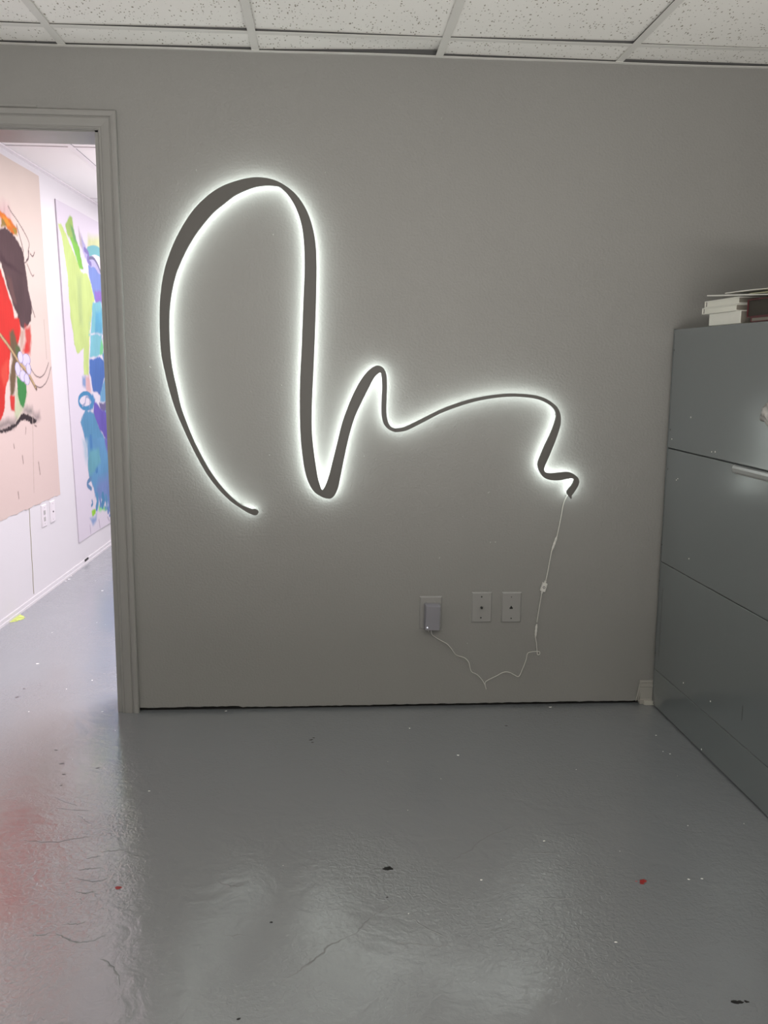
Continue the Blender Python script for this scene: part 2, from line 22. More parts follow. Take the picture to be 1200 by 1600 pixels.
SPOTS = [[[-0.0427,-0.282],0.006,"k"],[[-0.0342,-0.2664],0.004,"k"],[[-0.0381,-0.3033],0.004,"k"],[[0.6453,-0.1913],0.005,"k"],[[0.7918,-1.1732],0.009,"r"],[[0.7847,-1.1841],0.007,"r"],[[0.7732,-1.1751],0.003,"r"],[[0.1633,-1.0863],0.011,"k"],[[0.1567,-1.0889],0.008,"k"],[[0.4392,-0.4263],0.004,"w"],[[0.8459,-0.0243],0.006,"w"],[[0.3009,-0.1989],0.003,"w"],[[1.1484,-0.2978],0.003,"w"],[[1.1401,-0.4486],0.003,"w"],[[-0.4995,-1.1374],0.008,"r"],[[0.8274,-1.6099],0.008,"k"],[[0.8364,-1.6104],0.006,"k"],[[0.8489,-1.6092],0.005,"k"],[[0.5904,-0.9735],0.003,"w"],[[0.3896,-1.1498],0.003,"w"],[[0.6459,-1.408],0.003,"w"],[[0.9074,-1.1735],0.003,"w"],[[0.9423,-1.1724],0.003,"w"],[[-0.8046,0.0027],0.004,"w"],[[-0.3571,-0.0104],0.005,"w"],[[-0.5185,-0.6324],0.003,"w"],[[-0.8755,-0.3266],0.006,"g"],[[-0.8283,-0.43],0.008,"g"],[[-0.8007,-0.5085],0.006,"g"],[[-0.7879,-0.5823],0.005,"g"],[[-0.7076,-0.4679],0.005,"g"],[[-1.1623,0.2546],0.006,"g"],[[-1.1212,0.2956],0.004,"g"],[[-0.9239,0.3388],0.003,"w"],[[-0.8936,0.4133],0.005,"g"],[[-1.0702,0.0142],0.003,"w"],[[-1.1627,0.1588],0.004,"g"],[[-1.4835,2.0746],0.008,"w"],[[-1.4943,2.1557],0.006,"w"],[[-1.489,2.0275],0.006,"w"],[[-1.5218,1.8766],0.006,"w"],[[-1.2266,1.795],0.006,"w"],[[-1.2017,0.5532],0.006,"w"],[[-1.1577,0.1653],0.008,"g"],[[-0.1199,-1.2954],0.004,"k"],[[-0.1659,-1.6025],0.004,"k"],[[0.1514,-1.2113],0.003,"k"]]
STAIN = [[-1.5585,1.2324],[-1.5668,1.3131],[-1.5365,1.3356],[-1.4934,1.299],[-1.4755,1.2522],[-1.4889,1.2075],[-1.5248,1.1864]]
STAIN2 = [[-1.5744,1.6391],[-1.576,1.777],[-1.5508,1.7621],[-1.5364,1.6245],[-1.5402,1.5718]]
CABSPOTS = [[-0.0233,1.3183],[-0.0199,1.0381],[-0.0177,0.8971],[-0.0052,0.6164],[-0.0075,0.4817],[-0.006,0.2031]]
CABWHITE = [[-0.1118,0.8672],[-0.1232,0.8732],[-0.1989,1.0921],[-0.0508,1.0062],[-0.3734,0.9919],[-0.3985,0.9943],[-0.2562,0.6157],[-0.8911,0.3421],[-0.4479,0.0135],[-0.2764,0.181],[-0.4868,0.195]]

CEIL = 2.268
LWX = lambda y: -1.5817 + 0.033 * y            # side wall of the next room

# ------------------------------------------------------------------ helpers
def lin(c):
    return tuple(((v / 255 / 12.92) if v / 255 <= .04045 else ((v / 255 + .055) / 1.055) ** 2.4) for v in c)

def obj(name, bm, mats, parent=None, smooth=False):
    me = bpy.data.meshes.new(name)
    if isinstance(bm, bmesh.types.BMesh):
        bmesh.ops.recalc_face_normals(bm, faces=bm.faces[:])
        bm.to_mesh(me); bm.free()
    else:
        me.from_pydata(bm[0], [], bm[1])
    for m in (mats if isinstance(mats, (list, tuple)) else [mats]):
        me.materials.append(m)
    if smooth:
        for p in me.polygons: p.use_smooth = True
    o = bpy.data.objects.new(name, me); COL.objects.link(o)
    if parent: o.parent = parent
    return o

def empty(name, loc=(0, 0, 0), rz=0):
    o = bpy.data.objects.new(name, None); COL.objects.link(o)
    o.location = loc; o.rotation_euler = (0, 0, rz); o.empty_display_size = .05
    return o

def tag(o, label, cat, group=None):
    o['label'] = label; o['category'] = cat
    if group: o['group'] = group
    return o

def struct(o):
    o['kind'] = 'structure'; return o

def box(bm, x0, x1, y0, y1, z0, z1, mi=0, bev=0):
    r = bmesh.ops.create_cube(bm, size=1)
    vs = r['verts']
    for v in vs:
        v.co = Vector((x0 + (v.co.x + .5) * (x1 - x0), y0 + (v.co.y + .5) * (y1 - y0), z0 + (v.co.z + .5) * (z1 - z0)))
    fs = set(f for v in vs for f in v.link_faces)
    if bev:
        es = set(e for v in vs for e in v.link_edges)
        r = bmesh.ops.bevel(bm, geom=list(es), offset=bev, segments=3, profile=.5, affect='EDGES')
        fs = set(r['faces']) | set(f for v in r['verts'] for f in v.link_faces)
    for f in fs: f.material_index = mi
    return bm

def cyl(bm, c, axis, r, h, n=20, mi=0, r2=None):
    """cylinder from point c along axis for length h"""
    a = Vector(axis).normalized()
    q = Vector((0, 0, 1)).rotation_difference(a).to_matrix().to_4x4()
    M = Matrix.Translation(Vector(c) + a * h / 2) @ q
    res = bmesh.ops.create_cone(bm, cap_ends=True, segments=n, radius1=r, radius2=r if r2 is None else r2, depth=h, matrix=M)
    for v in res['verts']:
        for f in v.link_faces: f.material_index = mi

def spline(pts, n):
    """Catmull-Rom through tuples, n steps per span"""
    P = [np.array(p, float) for p in pts]
    P = [2 * P[0] - P[1]] + P + [2 * P[-1] - P[-2]]
    out = []
    for i in range(1, len(P) - 2):
        a, b, c, d = P[i - 1:i + 3]
        ta = np.linalg.norm(b - a) ** .5 + 1e-6; tb = np.linalg.norm(c - b) ** .5 + 1e-6; tc = np.linalg.norm(d - c) ** .5 + 1e-6
        m1 = tb * ((b - a) / ta - (c - a) / (ta + tb) + (c - b) / tb)
        m2 = tb * ((c - b) / tb - (d - b) / (tb + tc) + (d - c) / tc)
        for k in range(n):
            t = k / n
            out.append((2*t**3-3*t*t+1)*b + (t**3-2*t*t+t)*m1 + (-2*t**3+3*t*t)*c + (t**3-t*t)*m2)
    out.append(P[-2])
    return out

def tube(bm, pts, r, n=8, mi=0):
    pts = [Vector(p) for p in pts]
    rings = []
    up = Vector((0, -1, 0))
    for i, p in enumerate(pts):
        t = (pts[min(i + 1, len(pts) - 1)] - pts[max(i - 1, 0)])
        if t.length < 1e-7: t = Vector((0, 0, 1))
        t.normalize()
        a = up - up.dot(t) * t
        if a.length < 1e-4: a = Vector((1, 0, 0))
        a.normalize(); b = t.cross(a)
        rr = r[i] if isinstance(r, (list, tuple)) else r
        rings.append([bm.verts.new(p + rr * (math.cos(2*math.pi*k/n) * a + math.sin(2*math.pi*k/n) * b)) for k in range(n)])
    for A, B in zip(rings, rings[1:]):
        for k in range(n):
            f = bm.faces.new((A[k], A[(k+1) % n], B[(k+1) % n], B[k])); f.material_index = mi
    bm.faces.new(rings[0]).material_index = mi; bm.faces.new(rings[-1][::-1]).material_index = mi

# ------------------------------------------------------------------ materials
def mat(name, color, rough=.5, metal=0, ior=1.5, bump=None, emit=None, coat=0, var=None, spec=None):
    """bump = [(scale, strength, distance, detail)], var = (scale, amount)"""
    m = bpy.data.materials.new(name); m.use_nodes = True
    nt = m.node_tree; N = nt.nodes; L = nt.links
    b = N['Principled BSDF']
    b.inputs['Base Color'].default_value = (*color, 1)
    b.inputs['Roughness'].default_value = rough
    b.inputs['Metallic'].default_value = metal
    b.inputs['IOR'].default_value = ior
    if coat: b.inputs['Coat Weight'].default_value = coat; b.inputs['Coat Roughness'].default_value = .15
    if emit:
        b.inputs['Emission Color'].default_value = (*emit[0], 1); b.inputs['Emission Strength'].default_value = emit[1]
    tc = N.new('ShaderNodeTexCoord')
    if var:
        n = N.new('ShaderNodeTexNoise'); n.inputs['Scale'].default_value = var[0]; n.inputs['Detail'].default_value = 4
        L.new(tc.outputs['Object'], n.inputs['Vector'])
        mr = N.new('ShaderNodeMapRange'); mr.inputs['To Min'].default_value = 1 - var[1]; mr.inputs['To Max'].default_value = 1 + var[1]
        mr.inputs['From Min'].default_value = .25; mr.inputs['From Max'].default_value = .75
        L.new(n.outputs['Fac'], mr.inputs['Value'])
        mx = N.new('ShaderNodeVectorMath'); mx.operation = 'SCALE'; mx.inputs[0].default_value = color
        L.new(mr.outputs['Result'], mx.inputs['Scale']); L.new(mx.outputs['Vector'], b.inputs['Base Color'])
    prev = None
    for (s, st, dist, det) in (bump or []):
        n = N.new('ShaderNodeTexNoise'); n.inputs['Scale'].default_value = s; n.inputs['Detail'].default_value = det
        L.new(tc.outputs['Object'], n.inputs['Vector'])
        bp = N.new('ShaderNodeBump'); bp.inputs['Strength'].default_value = st; bp.inputs['Distance'].default_value = dist
        L.new(n.outputs['Fac'], bp.inputs['Height'])
        if prev: L.new(prev.outputs['Normal'], bp.inputs['Normal'])
        prev = bp
    if prev: L.new(prev.outputs['Normal'], b.inputs['Normal'])
    return m

M_wall = mat('wall paint', (.265, .261, .251), .42, bump=[(125, .85, .0015, 3), (9, .25, .004, 2)], var=(1.5, .03))
M_wall2 = mat('white wall paint', (.47, .457, .47), .5, bump=[(120, .25, .001, 3)], ior=1.3)
M_rear = mat('rear wall paint', (.35, .35, .34), .6)
M_trim = mat('painted trim', (.28, .275, .264), .38, bump=[(40, .15, .001, 2)])
M_black = mat('dark gap', (.006, .006, .006), .9)
M_tbar = mat('ceiling grid metal', (.76, .75, .72), .5)
M_web_shade = mat('shaded galvanised web', (.10, .10, .10), .6)  # galvanised grey darkened to stand for shade in the tile gaps
M_plate = mat('outlet plastic', (.30, .296, .288), .35)
M_charger = mat('charger plastic', (.235, .23, .26), .35)
M_hole = mat('recess', (.01, .01, .01), .8)
M_wire = mat('white cable', (.66, .65, .62), .35)
M_face = mat('sign face', (.10, .094, .088), .45, bump=[(60, .1, .0005, 2)])
M_led = mat('led diffuser', (.9, .9, .9), .5, emit=((.90, 1.0, .955), LED_STRENGTH := 11.5))
M_cab = mat('cabinet enamel', (.14, .160, .168), .22, ior=2.8, bump=[(3.2, .22, .008, 2), (90, .05, .0006, 2)], coat=.3)
M_cabdark = mat('cabinet dark parts', (.02, .02, .02), .6)  # near-black, for the end panel and scratches
M_pull = mat('pull metal', (.60, .61, .61), .28, metal=.7, bump=[(14, .25, .003, 2)])
M_clear = mat('crumpled plastic', (.42, .40, .38), .12, coat=.6, bump=[(38, .9, .006, 4)], var=(30, .5))
M_bookw = mat('white book cover', (.80, .79, .73), .4)
M_pages = mat('page block', (.80, .79, .72), .7, bump=[(300, .3, .0005, 1)])
M_spine = mat('book hollow', (.10, .095, .08), .8)
M_fore = mat('end shade and dull pages', (.22, .20, .17), .8)  # shade tone for camera-facing ends, also the thin book's pages
M_maroon = mat('maroon leatherette', (.10, .018, .022), .35)
M_album = mat('album dark side', (.035, .028, .02), .6, bump=[(80, .3, .001, 2)])
M_paper = mat('paper', (.85, .84, .80), .5)
M_papery = mat('yellowed paper', (.62, .62, .42), .5)
M_stain = mat('yellow green paint spill', (.42, .50, .10), .3, var=(40, .5))
M_red = mat('red paint drop', (.28, .02, .02), .3)
M_white = mat('white paint drop', (.75, .75, .72), .4)
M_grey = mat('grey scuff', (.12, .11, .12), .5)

# floor : glossy grey floor enamel over a troweled slab
def floor_mat():
    m = bpy.data.materials.new('grey floor enamel'); m.use_nodes = True
    nt = m.node_tree; N = nt.nodes; L = nt.links; b = N['Principled BSDF']
    tc = N.new('ShaderNodeTexCoord')
    def noise(s, d, dis=0, rough=.5):
        n = N.new('ShaderNodeTexNoise'); n.inputs['Scale'].default_value = s; n.inputs['Detail'].default_value = d
        n.inputs['Distortion'].default_value = dis; n.inputs['Roughness'].default_value = rough
        L.new(tc.outputs['Object'], n.inputs['Vector']); return n
    big = noise(1.3, 3)
    mr = N.new('ShaderNodeMapRange'); mr.inputs['From Min'].default_value = .3; mr.inputs['From Max'].default_value = .7
    mr.inputs['To Min'].default_value = .97; mr.inputs['To Max'].default_value = 1.03
    L.new(big.outputs['Fac'], mr.inputs['Value'])
    sc = N.new('ShaderNodeVectorMath'); sc.operation = 'SCALE'; sc.inputs[0].default_value = FLOOR_COL
    L.new(mr.outputs['Result'], sc.inputs['Scale']); L.new(sc.outputs['Vector'], b.inputs['Base Color'])
    # gloss varies in wide patches
    pm = noise(2.3, 4)
    rr = N.new('ShaderNodeMapRange'); rr.inputs['From Min'].default_value = .25; rr.inputs['From Max'].default_value = .75
    rr.inputs['To Min'].default_value = .15; rr.inputs['To Max'].default_value = .20
    L.new(pm.outputs['Fac'], rr.inputs['Value']); L.new(rr.outputs['Result'], b.inputs['Roughness'])
    b.inputs['IOR'].default_value = 3.0
    fine = noise(95, 2, .8)
    f2 = noise(13, 4, 1.2)
    f3 = noise(2.6, 2, .5)
    msk = noise(1.9, 2)
    mm = N.new('ShaderNodeMapRange'); mm.inputs['From Min'].default_value = .42; mm.inputs['From Max'].default_value = .58
    mm.inputs['To Min'].default_value = .2; mm.inputs['To Max'].default_value = 1.0
    L.new(msk.outputs['Fac'], mm.inputs['Value'])
    b1 = N.new('ShaderNodeBump'); b1.inputs['Distance'].default_value = .0016
    L.new(mm.outputs['Result'], b1.inputs['Strength']); L.new(fine.outputs['Fac'], b1.inputs['Height'])
    b2 = N.new('ShaderNodeBump'); b2.inputs['Distance'].default_value = .004; b2.inputs['Strength'].default_value = .40
    L.new(f2.outputs['Fac'], b2.inputs['Height']); L.new(b1.outputs['Normal'], b2.inputs['Normal'])
    b3 = N.new('ShaderNodeBump'); b3.inputs['Distance'].default_value = .004; b3.inputs['Strength'].default_value = .2
    L.new(f3.outputs['Fac'], b3.inputs['Height']); L.new(b2.outputs['Normal'], b3.inputs['Normal'])
    L.new(b3.outputs['Normal'], b.inputs['Normal'])
    return m
FLOOR_COL = (.20, .212, .224)
M_floor = floor_mat()
M_crack = mat('floor ridge', (.19, .198, .206), .16, ior=2.6)

# ceiling tile : mineral fibre with fissures and pin holes
def tile_mat():
    m = bpy.data.materials.new('mineral fibre tile'); m.use_nodes = True
    nt = m.node_tree; N = nt.nodes; L = nt.links; b = N['Principled BSDF']
    tc = N.new('ShaderNodeTexCoord')
    mp = N.new('ShaderNodeMapping'); mp.inputs['Scale'].default_value = (1, .5, 1)
    L.new(tc.outputs['Object'], mp.inputs['Vector'])
    wn = N.new('ShaderNodeTexNoise'); wn.inputs['Scale'].default_value = 60
    L.new(mp.outputs['Vector'], wn.inputs['Vector'])
    ad = N.new('ShaderNodeMixRGB'); ad.blend_type = 'ADD'; ad.inputs[0].default_value = .012
    L.new(mp.outputs['Vector'], ad.inputs[1]); L.new(wn.outputs['Color'], ad.inputs[2])
    v = N.new('ShaderNodeTexVoronoi'); v.inputs['Scale'].default_value = 125
    L.new(ad.outputs['Color'], v.inputs['Vector'])
    # hole radius differs from cell to cell
    sep = N.new('ShaderNodeSeparateColor'); L.new(v.outputs['Color'], sep.inputs['Color'])
    r = N.new('ShaderNodeMapRange'); r.inputs['From Min'].default_value = .15; r.inputs['To Min'].default_value = .0; r.inputs['To Max'].default_value = .34
    L.new(sep.outputs['Red'], r.inputs['Value'])
    lt = N.new('ShaderNodeMath'); lt.operation = 'LESS_THAN'
    L.new(v.outputs['Distance'], lt.inputs[0]); L.new(r.outputs['Result'], lt.inputs[1])
    mx = N.new('ShaderNodeMixRGB'); mx.inputs[1].default_value = (.93, .915, .885, 1); mx.inputs[2].default_value = (.36, .33, .28, 1)
    L.new(lt.outputs['Value'], mx.inputs[0]); L.new(mx.outputs['Color'], b.inputs['Base Color'])
    b.inputs['Roughness'].default_value = .9
    inv = N.new('ShaderNodeMath'); inv.operation = 'SUBTRACT'; inv.inputs[0].default_value = 1
    L.new(lt.outputs['Value'], inv.inputs[1])
    fn = N.new('ShaderNodeTexNoise'); fn.inputs['Scale'].default_value = 220; L.new(tc.outputs['Object'], fn.inputs['Vector'])
    b0 = N.new('ShaderNodeBump'); b0.inputs['Distance'].default_value = .001; b0.inputs['Strength'].default_value = .4
    L.new(fn.outputs['Fac'], b0.inputs['Height'])
    b1 = N.new('ShaderNodeBump'); b1.inputs['Distance'].default_value = .002; b1.inputs['Strength'].default_value = .6
    L.new(inv.outputs['Value'], b1.inputs['Height']); L.new(b0.outputs['Normal'], b1.inputs['Normal'])
    L.new(b1.outputs['Normal'], b.inputs['Normal'])
    return m
M_tile = tile_mat()
M_tile2 = mat('smooth white tile', (.56, .545, .55), .9)

# ------------------------------------------------------------------ the shell
RX, REAR, LX = 1.74, -5.6, -2.4            # right wall, rear wall, left wall of the near room
WT = .178                                   # partition thickness
DL, DR, DH = -1.56, -.747, 2.004            # door opening (rough, inside the jamb boards)

# floor with ridges, paint drops and a spill
bm = bmesh.new()
for (x0, x1, y0, y1) in [(LX, 2.6, REAR, 4.8)]:
    vs = [bm.verts.new(p) for p in ((x0, y0, 0), (x1, y0, 0), (x1, y1, 0), (x0, y1, 0))]
    bm.faces.new(vs)
for ln in CRACKS:
    pts = spline([(p[0], p[1]) for p in ln], 5)
    rows = []
    for i, p in enumerate(pts):
        q = pts[min(i + 1, len(pts) - 1)] - pts[max(i - 1, 0)]; q = q / (np.linalg.norm(q) + 1e-9)
        nrm = np.array([-q[1], q[0]])
        t = i / (len(pts) - 1)
        w = .0028 * (math.sin(math.pi * min(1, max(0, t))) ** .5 + .05) * random.uniform(.55, 1.25)
        p = p + nrm * random.uniform(-.0025, .0025)
        rows.append([bm.verts.new((*(p - nrm * w), .0001)), bm.verts.new((*p, .0003 + w * .2)), bm.verts.new((*(p + nrm * w), .0001))])
    for A, B in zip(rows, rows[1:]):
        for k in (0, 1):
            f = bm.faces.new((A[k], A[k+1], B[k+1], B[k])); f.material_index = 1
def blob(bm, cx, cy, r, mi, z=.0006, jag=.3, n=10, ex=1):
    c = bm.verts.new((cx, cy, z * 1.5)); ring = []
    for k in range(n):
        rr = r * random.uniform(1 - jag, 1 + jag); a = 2 * math.pi * k / n
        ring.append(bm.verts.new((cx + ex * rr * math.cos(a), cy + rr * math.sin(a), z * .4)))
    for k in range(n):
        f = bm.faces.new((c, ring[k], ring[(k+1) % n])); f.material_index = mi
idx = {'k': 2, 'r': 3, 'w': 4, 'g': 5}
for (p, r, k) in SPOTS: blob(bm, p[0], p[1], r * .8, idx[k], ex=1.3)
for i in range(110):      # tiny flecks of paint and grit
    x = random.uniform(-1.5, 1.2); y = random.uniform(-1.7, 2.6)
    if x > -.75 and y > -.02: continue
    blob(bm, x, y, random.uniform(.0008, .0022), random.choice([4, 4, 5]), n=6)
for st in (STAIN, STAIN2):
    pts = spline([tuple(p) for p in st + [st[0]]], 4)[:-1]
    c = np.mean(pts, axis=0); cv = bm.verts.new((c[0], c[1], .001))
    ring = [bm.verts.new((p[0] + random.uniform(-.006, .006), p[1] + random.uniform(-.01, .01), .0006)) for p in pts]
    for k in range(len(ring)):
        f = bm.faces.new((cv, ring[k], ring[(k+1) % len(ring)])); f.material_index = 6
fl = struct(obj('floor', bm, [M_floor, M_crack, M_black, M_red, M_white, M_grey, M_stain]))

# partition wall with the doorway
bm = bmesh.new()
def wall_skin(x0, x1, z1, zb, n):
    """front slab whose lower edge is ragged, standing over the dark gap"""
    top0 = []; xs = [x0 + (x1 - x0) * i / n for i in range(n + 1)]
    f0, f1, t0, t1 = [], [], [], []
    for x in xs:
        z = zb(x) + random.uniform(-.0012, .0012)
        f0.append(bm.verts.new((x, 0, z))); f1.append(bm.verts.new((x, .014, z)))
        t0.append(bm.verts.new((x, 0, z1))); t1.append(bm.verts.new((x, .014, z1)))
    for i in range(n):
        bm.faces.new((f0[i], f0[i+1], t0[i+1], t0[i])); bm.faces.new((f0[i], f1[i], f1[i+1], f0[i+1]))
def gap(x):
    return .0135 if -.68 < x < -.50 else (.0145 if x < -.30 else .0105 if x < .2 else .0118)
wall_skin(DR, RX, CEIL + .06, gap, 160)
box(bm, DR, RX, .014, WT, .03, CEIL + .06)
box(bm, DR, RX, .012, WT, -.002, .03, 1)
box(bm, LX, DL - .02, 0, WT, -.002, CEIL + .06)
box(bm, DL - .02, DR, 0, WT, DH + .018, CEIL + .06)
for (x, z) in SPECKS:       # nail holes, filler dabs and bits of lint
    for j in range(random.choice([1, 2, 2])):
        r = random.uniform(.0010, .0018); cx = x + random.uniform(-.003, .003) * j; cz = z + random.uniform(-.004, .004) * j
        c = bm.verts.new((cx, -.0016, cz)); ring = [bm.verts.new((cx + r * random.uniform(.6, 1.6) * math.cos(a), -.0001, cz + r * random.uniform(.6, 1.4) * math.sin(a))) for a in [k * math.pi / 3 for k in range(6)]]
        for k in range(6): bm.faces.new((c, ring[k], ring[(k+1) % 6])).material_index = 2
struct(obj('wall_front', bm, [M_wall, M_black, mat('filler dab', (.48, .475, .46), .4)]))
bm = bmesh.new(); box(bm, RX, RX + .1, REAR, WT, -.002, CEIL + .06); struct(obj('wall_right', bm, M_wall))
bm = bmesh.new(); box(bm, LX - .1, LX, REAR, 0, -.002, CEIL + .06); struct(obj('wall_left', bm, M_wall))
bm = bmesh.new(); box(bm, LX - .1, RX + .1, REAR - .1, REAR, -.002, CEIL + .06); struct(obj('wall_rear', bm, M_rear))

# next room
bm = bmesh.new()
v = [(LWX(WT), WT), (LWX(4.8), 4.8), (LWX(4.8) - .12, 4.8), (LWX(WT) - .12, WT)]
lo = [bm.verts.new((x, y, -.002)) for x, y in v]; hi = [bm.verts.new((x, y, CEIL + .06)) for x, y in v]
for i in range(4): bm.faces.new((lo[i], lo[(i+1) % 4], hi[(i+1) % 4], hi[i]))
bm.faces.new(lo); bm.faces.new(hi)
struct(obj('wall_next_room_left', bm, M_wall2))
bm = bmesh.new(); box(bm, 2.6, 2.7, WT, 4.8, -.002, CEIL + .06); struct(obj('wall_next_room_right', bm, M_wall2))
bm = bmesh.new(); box(bm, LX, 2.7, 4.8, 4.9, -.002, CEIL + .06); struct(obj('wall_next_room_back', bm, M_wall2))

# ceiling of the near room : tiles lying a little unevenly on the grid
bm = bmesh.new()
XS = [-2.056, -1.447, -.838, -.2185, .3857, .992, 1.602]
YS = [-.1712, -1.39, -2.61, -3.83, -5.05]
cells_x = list(zip([LX + .005] + XS, XS + [RX - .005]))
cells_y = [(-.1712, -.004)] + [(YS[i + 1], YS[i]) for i in range(4)] + [(REAR, -5.05)]
for yi, (y0, y1) in enumerate(cells_y):
    for xi, (x0, x1) in enumerate(cells_x):
        g = .005
        h = [random.uniform(.003, .008) for _ in range(4)]
        if yi == 0: h = {2: [.003, .003, .0075, .006], 3: [.003, .003, .0105, .005], 4: [.003, .004, .022, .005], 5: [.003, .003, .006, .0095], 6: [.003, .003, .009, .011]}.get(xi, [.004, .004, .012, .012])
        if yi == 1: h = {2: [.006, .006, .0065, .011], 3: [.006, .006, .012, .006], 4: [.006, .006, .006, .0105], 5: [.005, .005, .012, .007], 6: [.003, .005, .0045, .006]}.get(xi, [.006, .006, .012, .012])
        c = [(x0 + g, y0 + g), (x1 - g, y0 + g), (x1 - g, y1 - g), (x0 + g, y1 - g)]
        lo = [bm.verts.new((x, y, CEIL + hh)) for (x, y), hh in zip(c, h)]
        hi = [bm.verts.new((x, y, CEIL + hh + .014)) for (x, y), hh in zip(c, h)]
        bm.faces.new(lo); bm.faces.new(hi)
        for i in range(4): bm.faces.new((lo[i], lo[(i+1) % 4], hi[(i+1) % 4], hi[i]))
box(bm, LX, RX, REAR, WT, CEIL + .055, CEIL + .07, 1)
struct(obj('ceiling', bm, [M_tile, M_black]))
bm = bmesh.new()
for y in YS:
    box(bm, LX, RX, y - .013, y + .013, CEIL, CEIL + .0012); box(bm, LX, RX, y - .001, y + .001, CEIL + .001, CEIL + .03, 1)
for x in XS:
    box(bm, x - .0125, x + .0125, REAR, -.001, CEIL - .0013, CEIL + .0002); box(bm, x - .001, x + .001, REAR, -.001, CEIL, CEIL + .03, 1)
struct(obj('trim_1', bm, [M_tbar, M_web_shade]))      # grid
bm = bmesh.new()
pr = [(-.0, 0), (-.019, 0), (-.019, .0012), (-.0015, .0012), (-.0015, .022), (0, .022)]
n = 60; rows = []
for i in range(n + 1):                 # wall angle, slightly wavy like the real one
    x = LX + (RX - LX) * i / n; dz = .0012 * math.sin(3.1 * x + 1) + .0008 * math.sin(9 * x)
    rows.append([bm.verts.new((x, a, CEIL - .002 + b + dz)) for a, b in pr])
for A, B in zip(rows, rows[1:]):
    for k in range(6): bm.faces.new((A[k], A[(k+1) % 6], B[(k+1) % 6], B[k])).material_index = int(k in (3, 4))  # white upright leg coloured dark as shade above the flange
struct(obj('trim_2', bm, [M_tbar, M_web_shade]))

# ceiling of the next room
bm = bmesh.new(); box(bm, LX, 2.7, WT, 4.8, CEIL + .004, CEIL + .06)
struct(obj('ceiling_next_room', bm, M_tile2))
bm = bmesh.new()
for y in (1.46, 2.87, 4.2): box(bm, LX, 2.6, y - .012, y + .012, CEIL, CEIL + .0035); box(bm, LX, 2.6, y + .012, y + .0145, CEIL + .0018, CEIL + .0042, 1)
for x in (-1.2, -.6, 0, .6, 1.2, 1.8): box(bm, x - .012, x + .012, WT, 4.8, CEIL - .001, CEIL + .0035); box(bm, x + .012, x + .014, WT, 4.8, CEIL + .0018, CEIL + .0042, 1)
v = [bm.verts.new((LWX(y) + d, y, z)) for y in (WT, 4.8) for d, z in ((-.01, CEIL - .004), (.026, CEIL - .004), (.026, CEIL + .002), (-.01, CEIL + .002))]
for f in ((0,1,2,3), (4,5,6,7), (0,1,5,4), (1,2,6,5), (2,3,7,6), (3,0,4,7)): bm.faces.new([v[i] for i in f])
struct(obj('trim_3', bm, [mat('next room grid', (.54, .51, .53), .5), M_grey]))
# skirting of the next room : a low worn strip
bm = bmesh.new()
def strip(bm, d0, d1, z0, z1):
    v = [bm.verts.new((LWX(y) + d, y, z)) for y in (WT, 4.8) for d, z in ((d0, z0), (d1, z0), (d1, z1), (d0, z1))]
    for f in ((0,1,2,3), (4,5,6,7), (0,1,5,4), (1,2,6,5), (2,3,7,6), (3,0,4,7)): bm.faces.new([v[i] for i in f])
strip(bm, -.01, .010, 0, .030); strip(bm, .008, .016, 0, .012)
box(bm, LWX(2.45) + .008, LWX(2.45) + .014, 2.46, 2.54, .020, .031, 1)
struct(obj('baseboard_next_room', bm, [M_wall2, M_black]))

# door lining and moulded casing
def lean(x, z): return x - .0058 * (z / 2.07)
bm = bmesh.new()
jl, jr = DL, DR
for x0, x1 in ((DR - .0005, DR + .016), (DL - .016, DL + .0005)):
    box(bm, x0, x1, -.001, WT + .001, .0, DH + .018)
box(bm, DL - .016, DR + .016, -.001, WT + .001, DH, DH + .018)
struct(obj('door_1', bm, M_trim))
bm = bmesh.new()
PROF = [(0, 0), (0, .009), (.003, .0115), (.006, .0095), (.0085, .0095), (.011, .012), (.020, .0135), (.030, .0145), (.036, .0150), (.0385, .0120), (.0405, .0120), (.043, .0165), (.052, .0180), (.058, .0180), (.0605, .0160), (.0605, .0), ]
xi_r, xi_l, zi = -.7295, -1.579, 2.009
W_ = .0605
def casing_station(kind):
    out = []
    for (u, d) in PROF:
        if kind == 'rb': p = (xi_r + u, -d, .0)
        if kind == 'rt': p = (lean(xi_r + u, 2.07), -d, zi + u)
        if kind == 'lt': p = (xi_l - u, -d, zi + u)
        if kind == 'lb': p = (xi_l - u, -d, .0)
        out.append(p)
    return out
st = [[bm.verts.new(p) for p in casing_station(k)] for k in ('rb', 'rt', 'lt', 'lb')]
for A, B in zip(st, st[1:]):
    for k in range(len(PROF) - 1): bm.faces.new((A[k], A[k+1], B[k+1], B[k]))
for A in (st[0], st[-1]): bm.faces.new(A)
struct(obj('trim_4', bm, M_trim))
# caulk line above the head casing
bm = bmesh.new(); box(bm, -1.64, -.93, -.0025, .001, 2.0765, 2.0835, bev=.0008); struct(obj('trim_5', bm, M_trim))
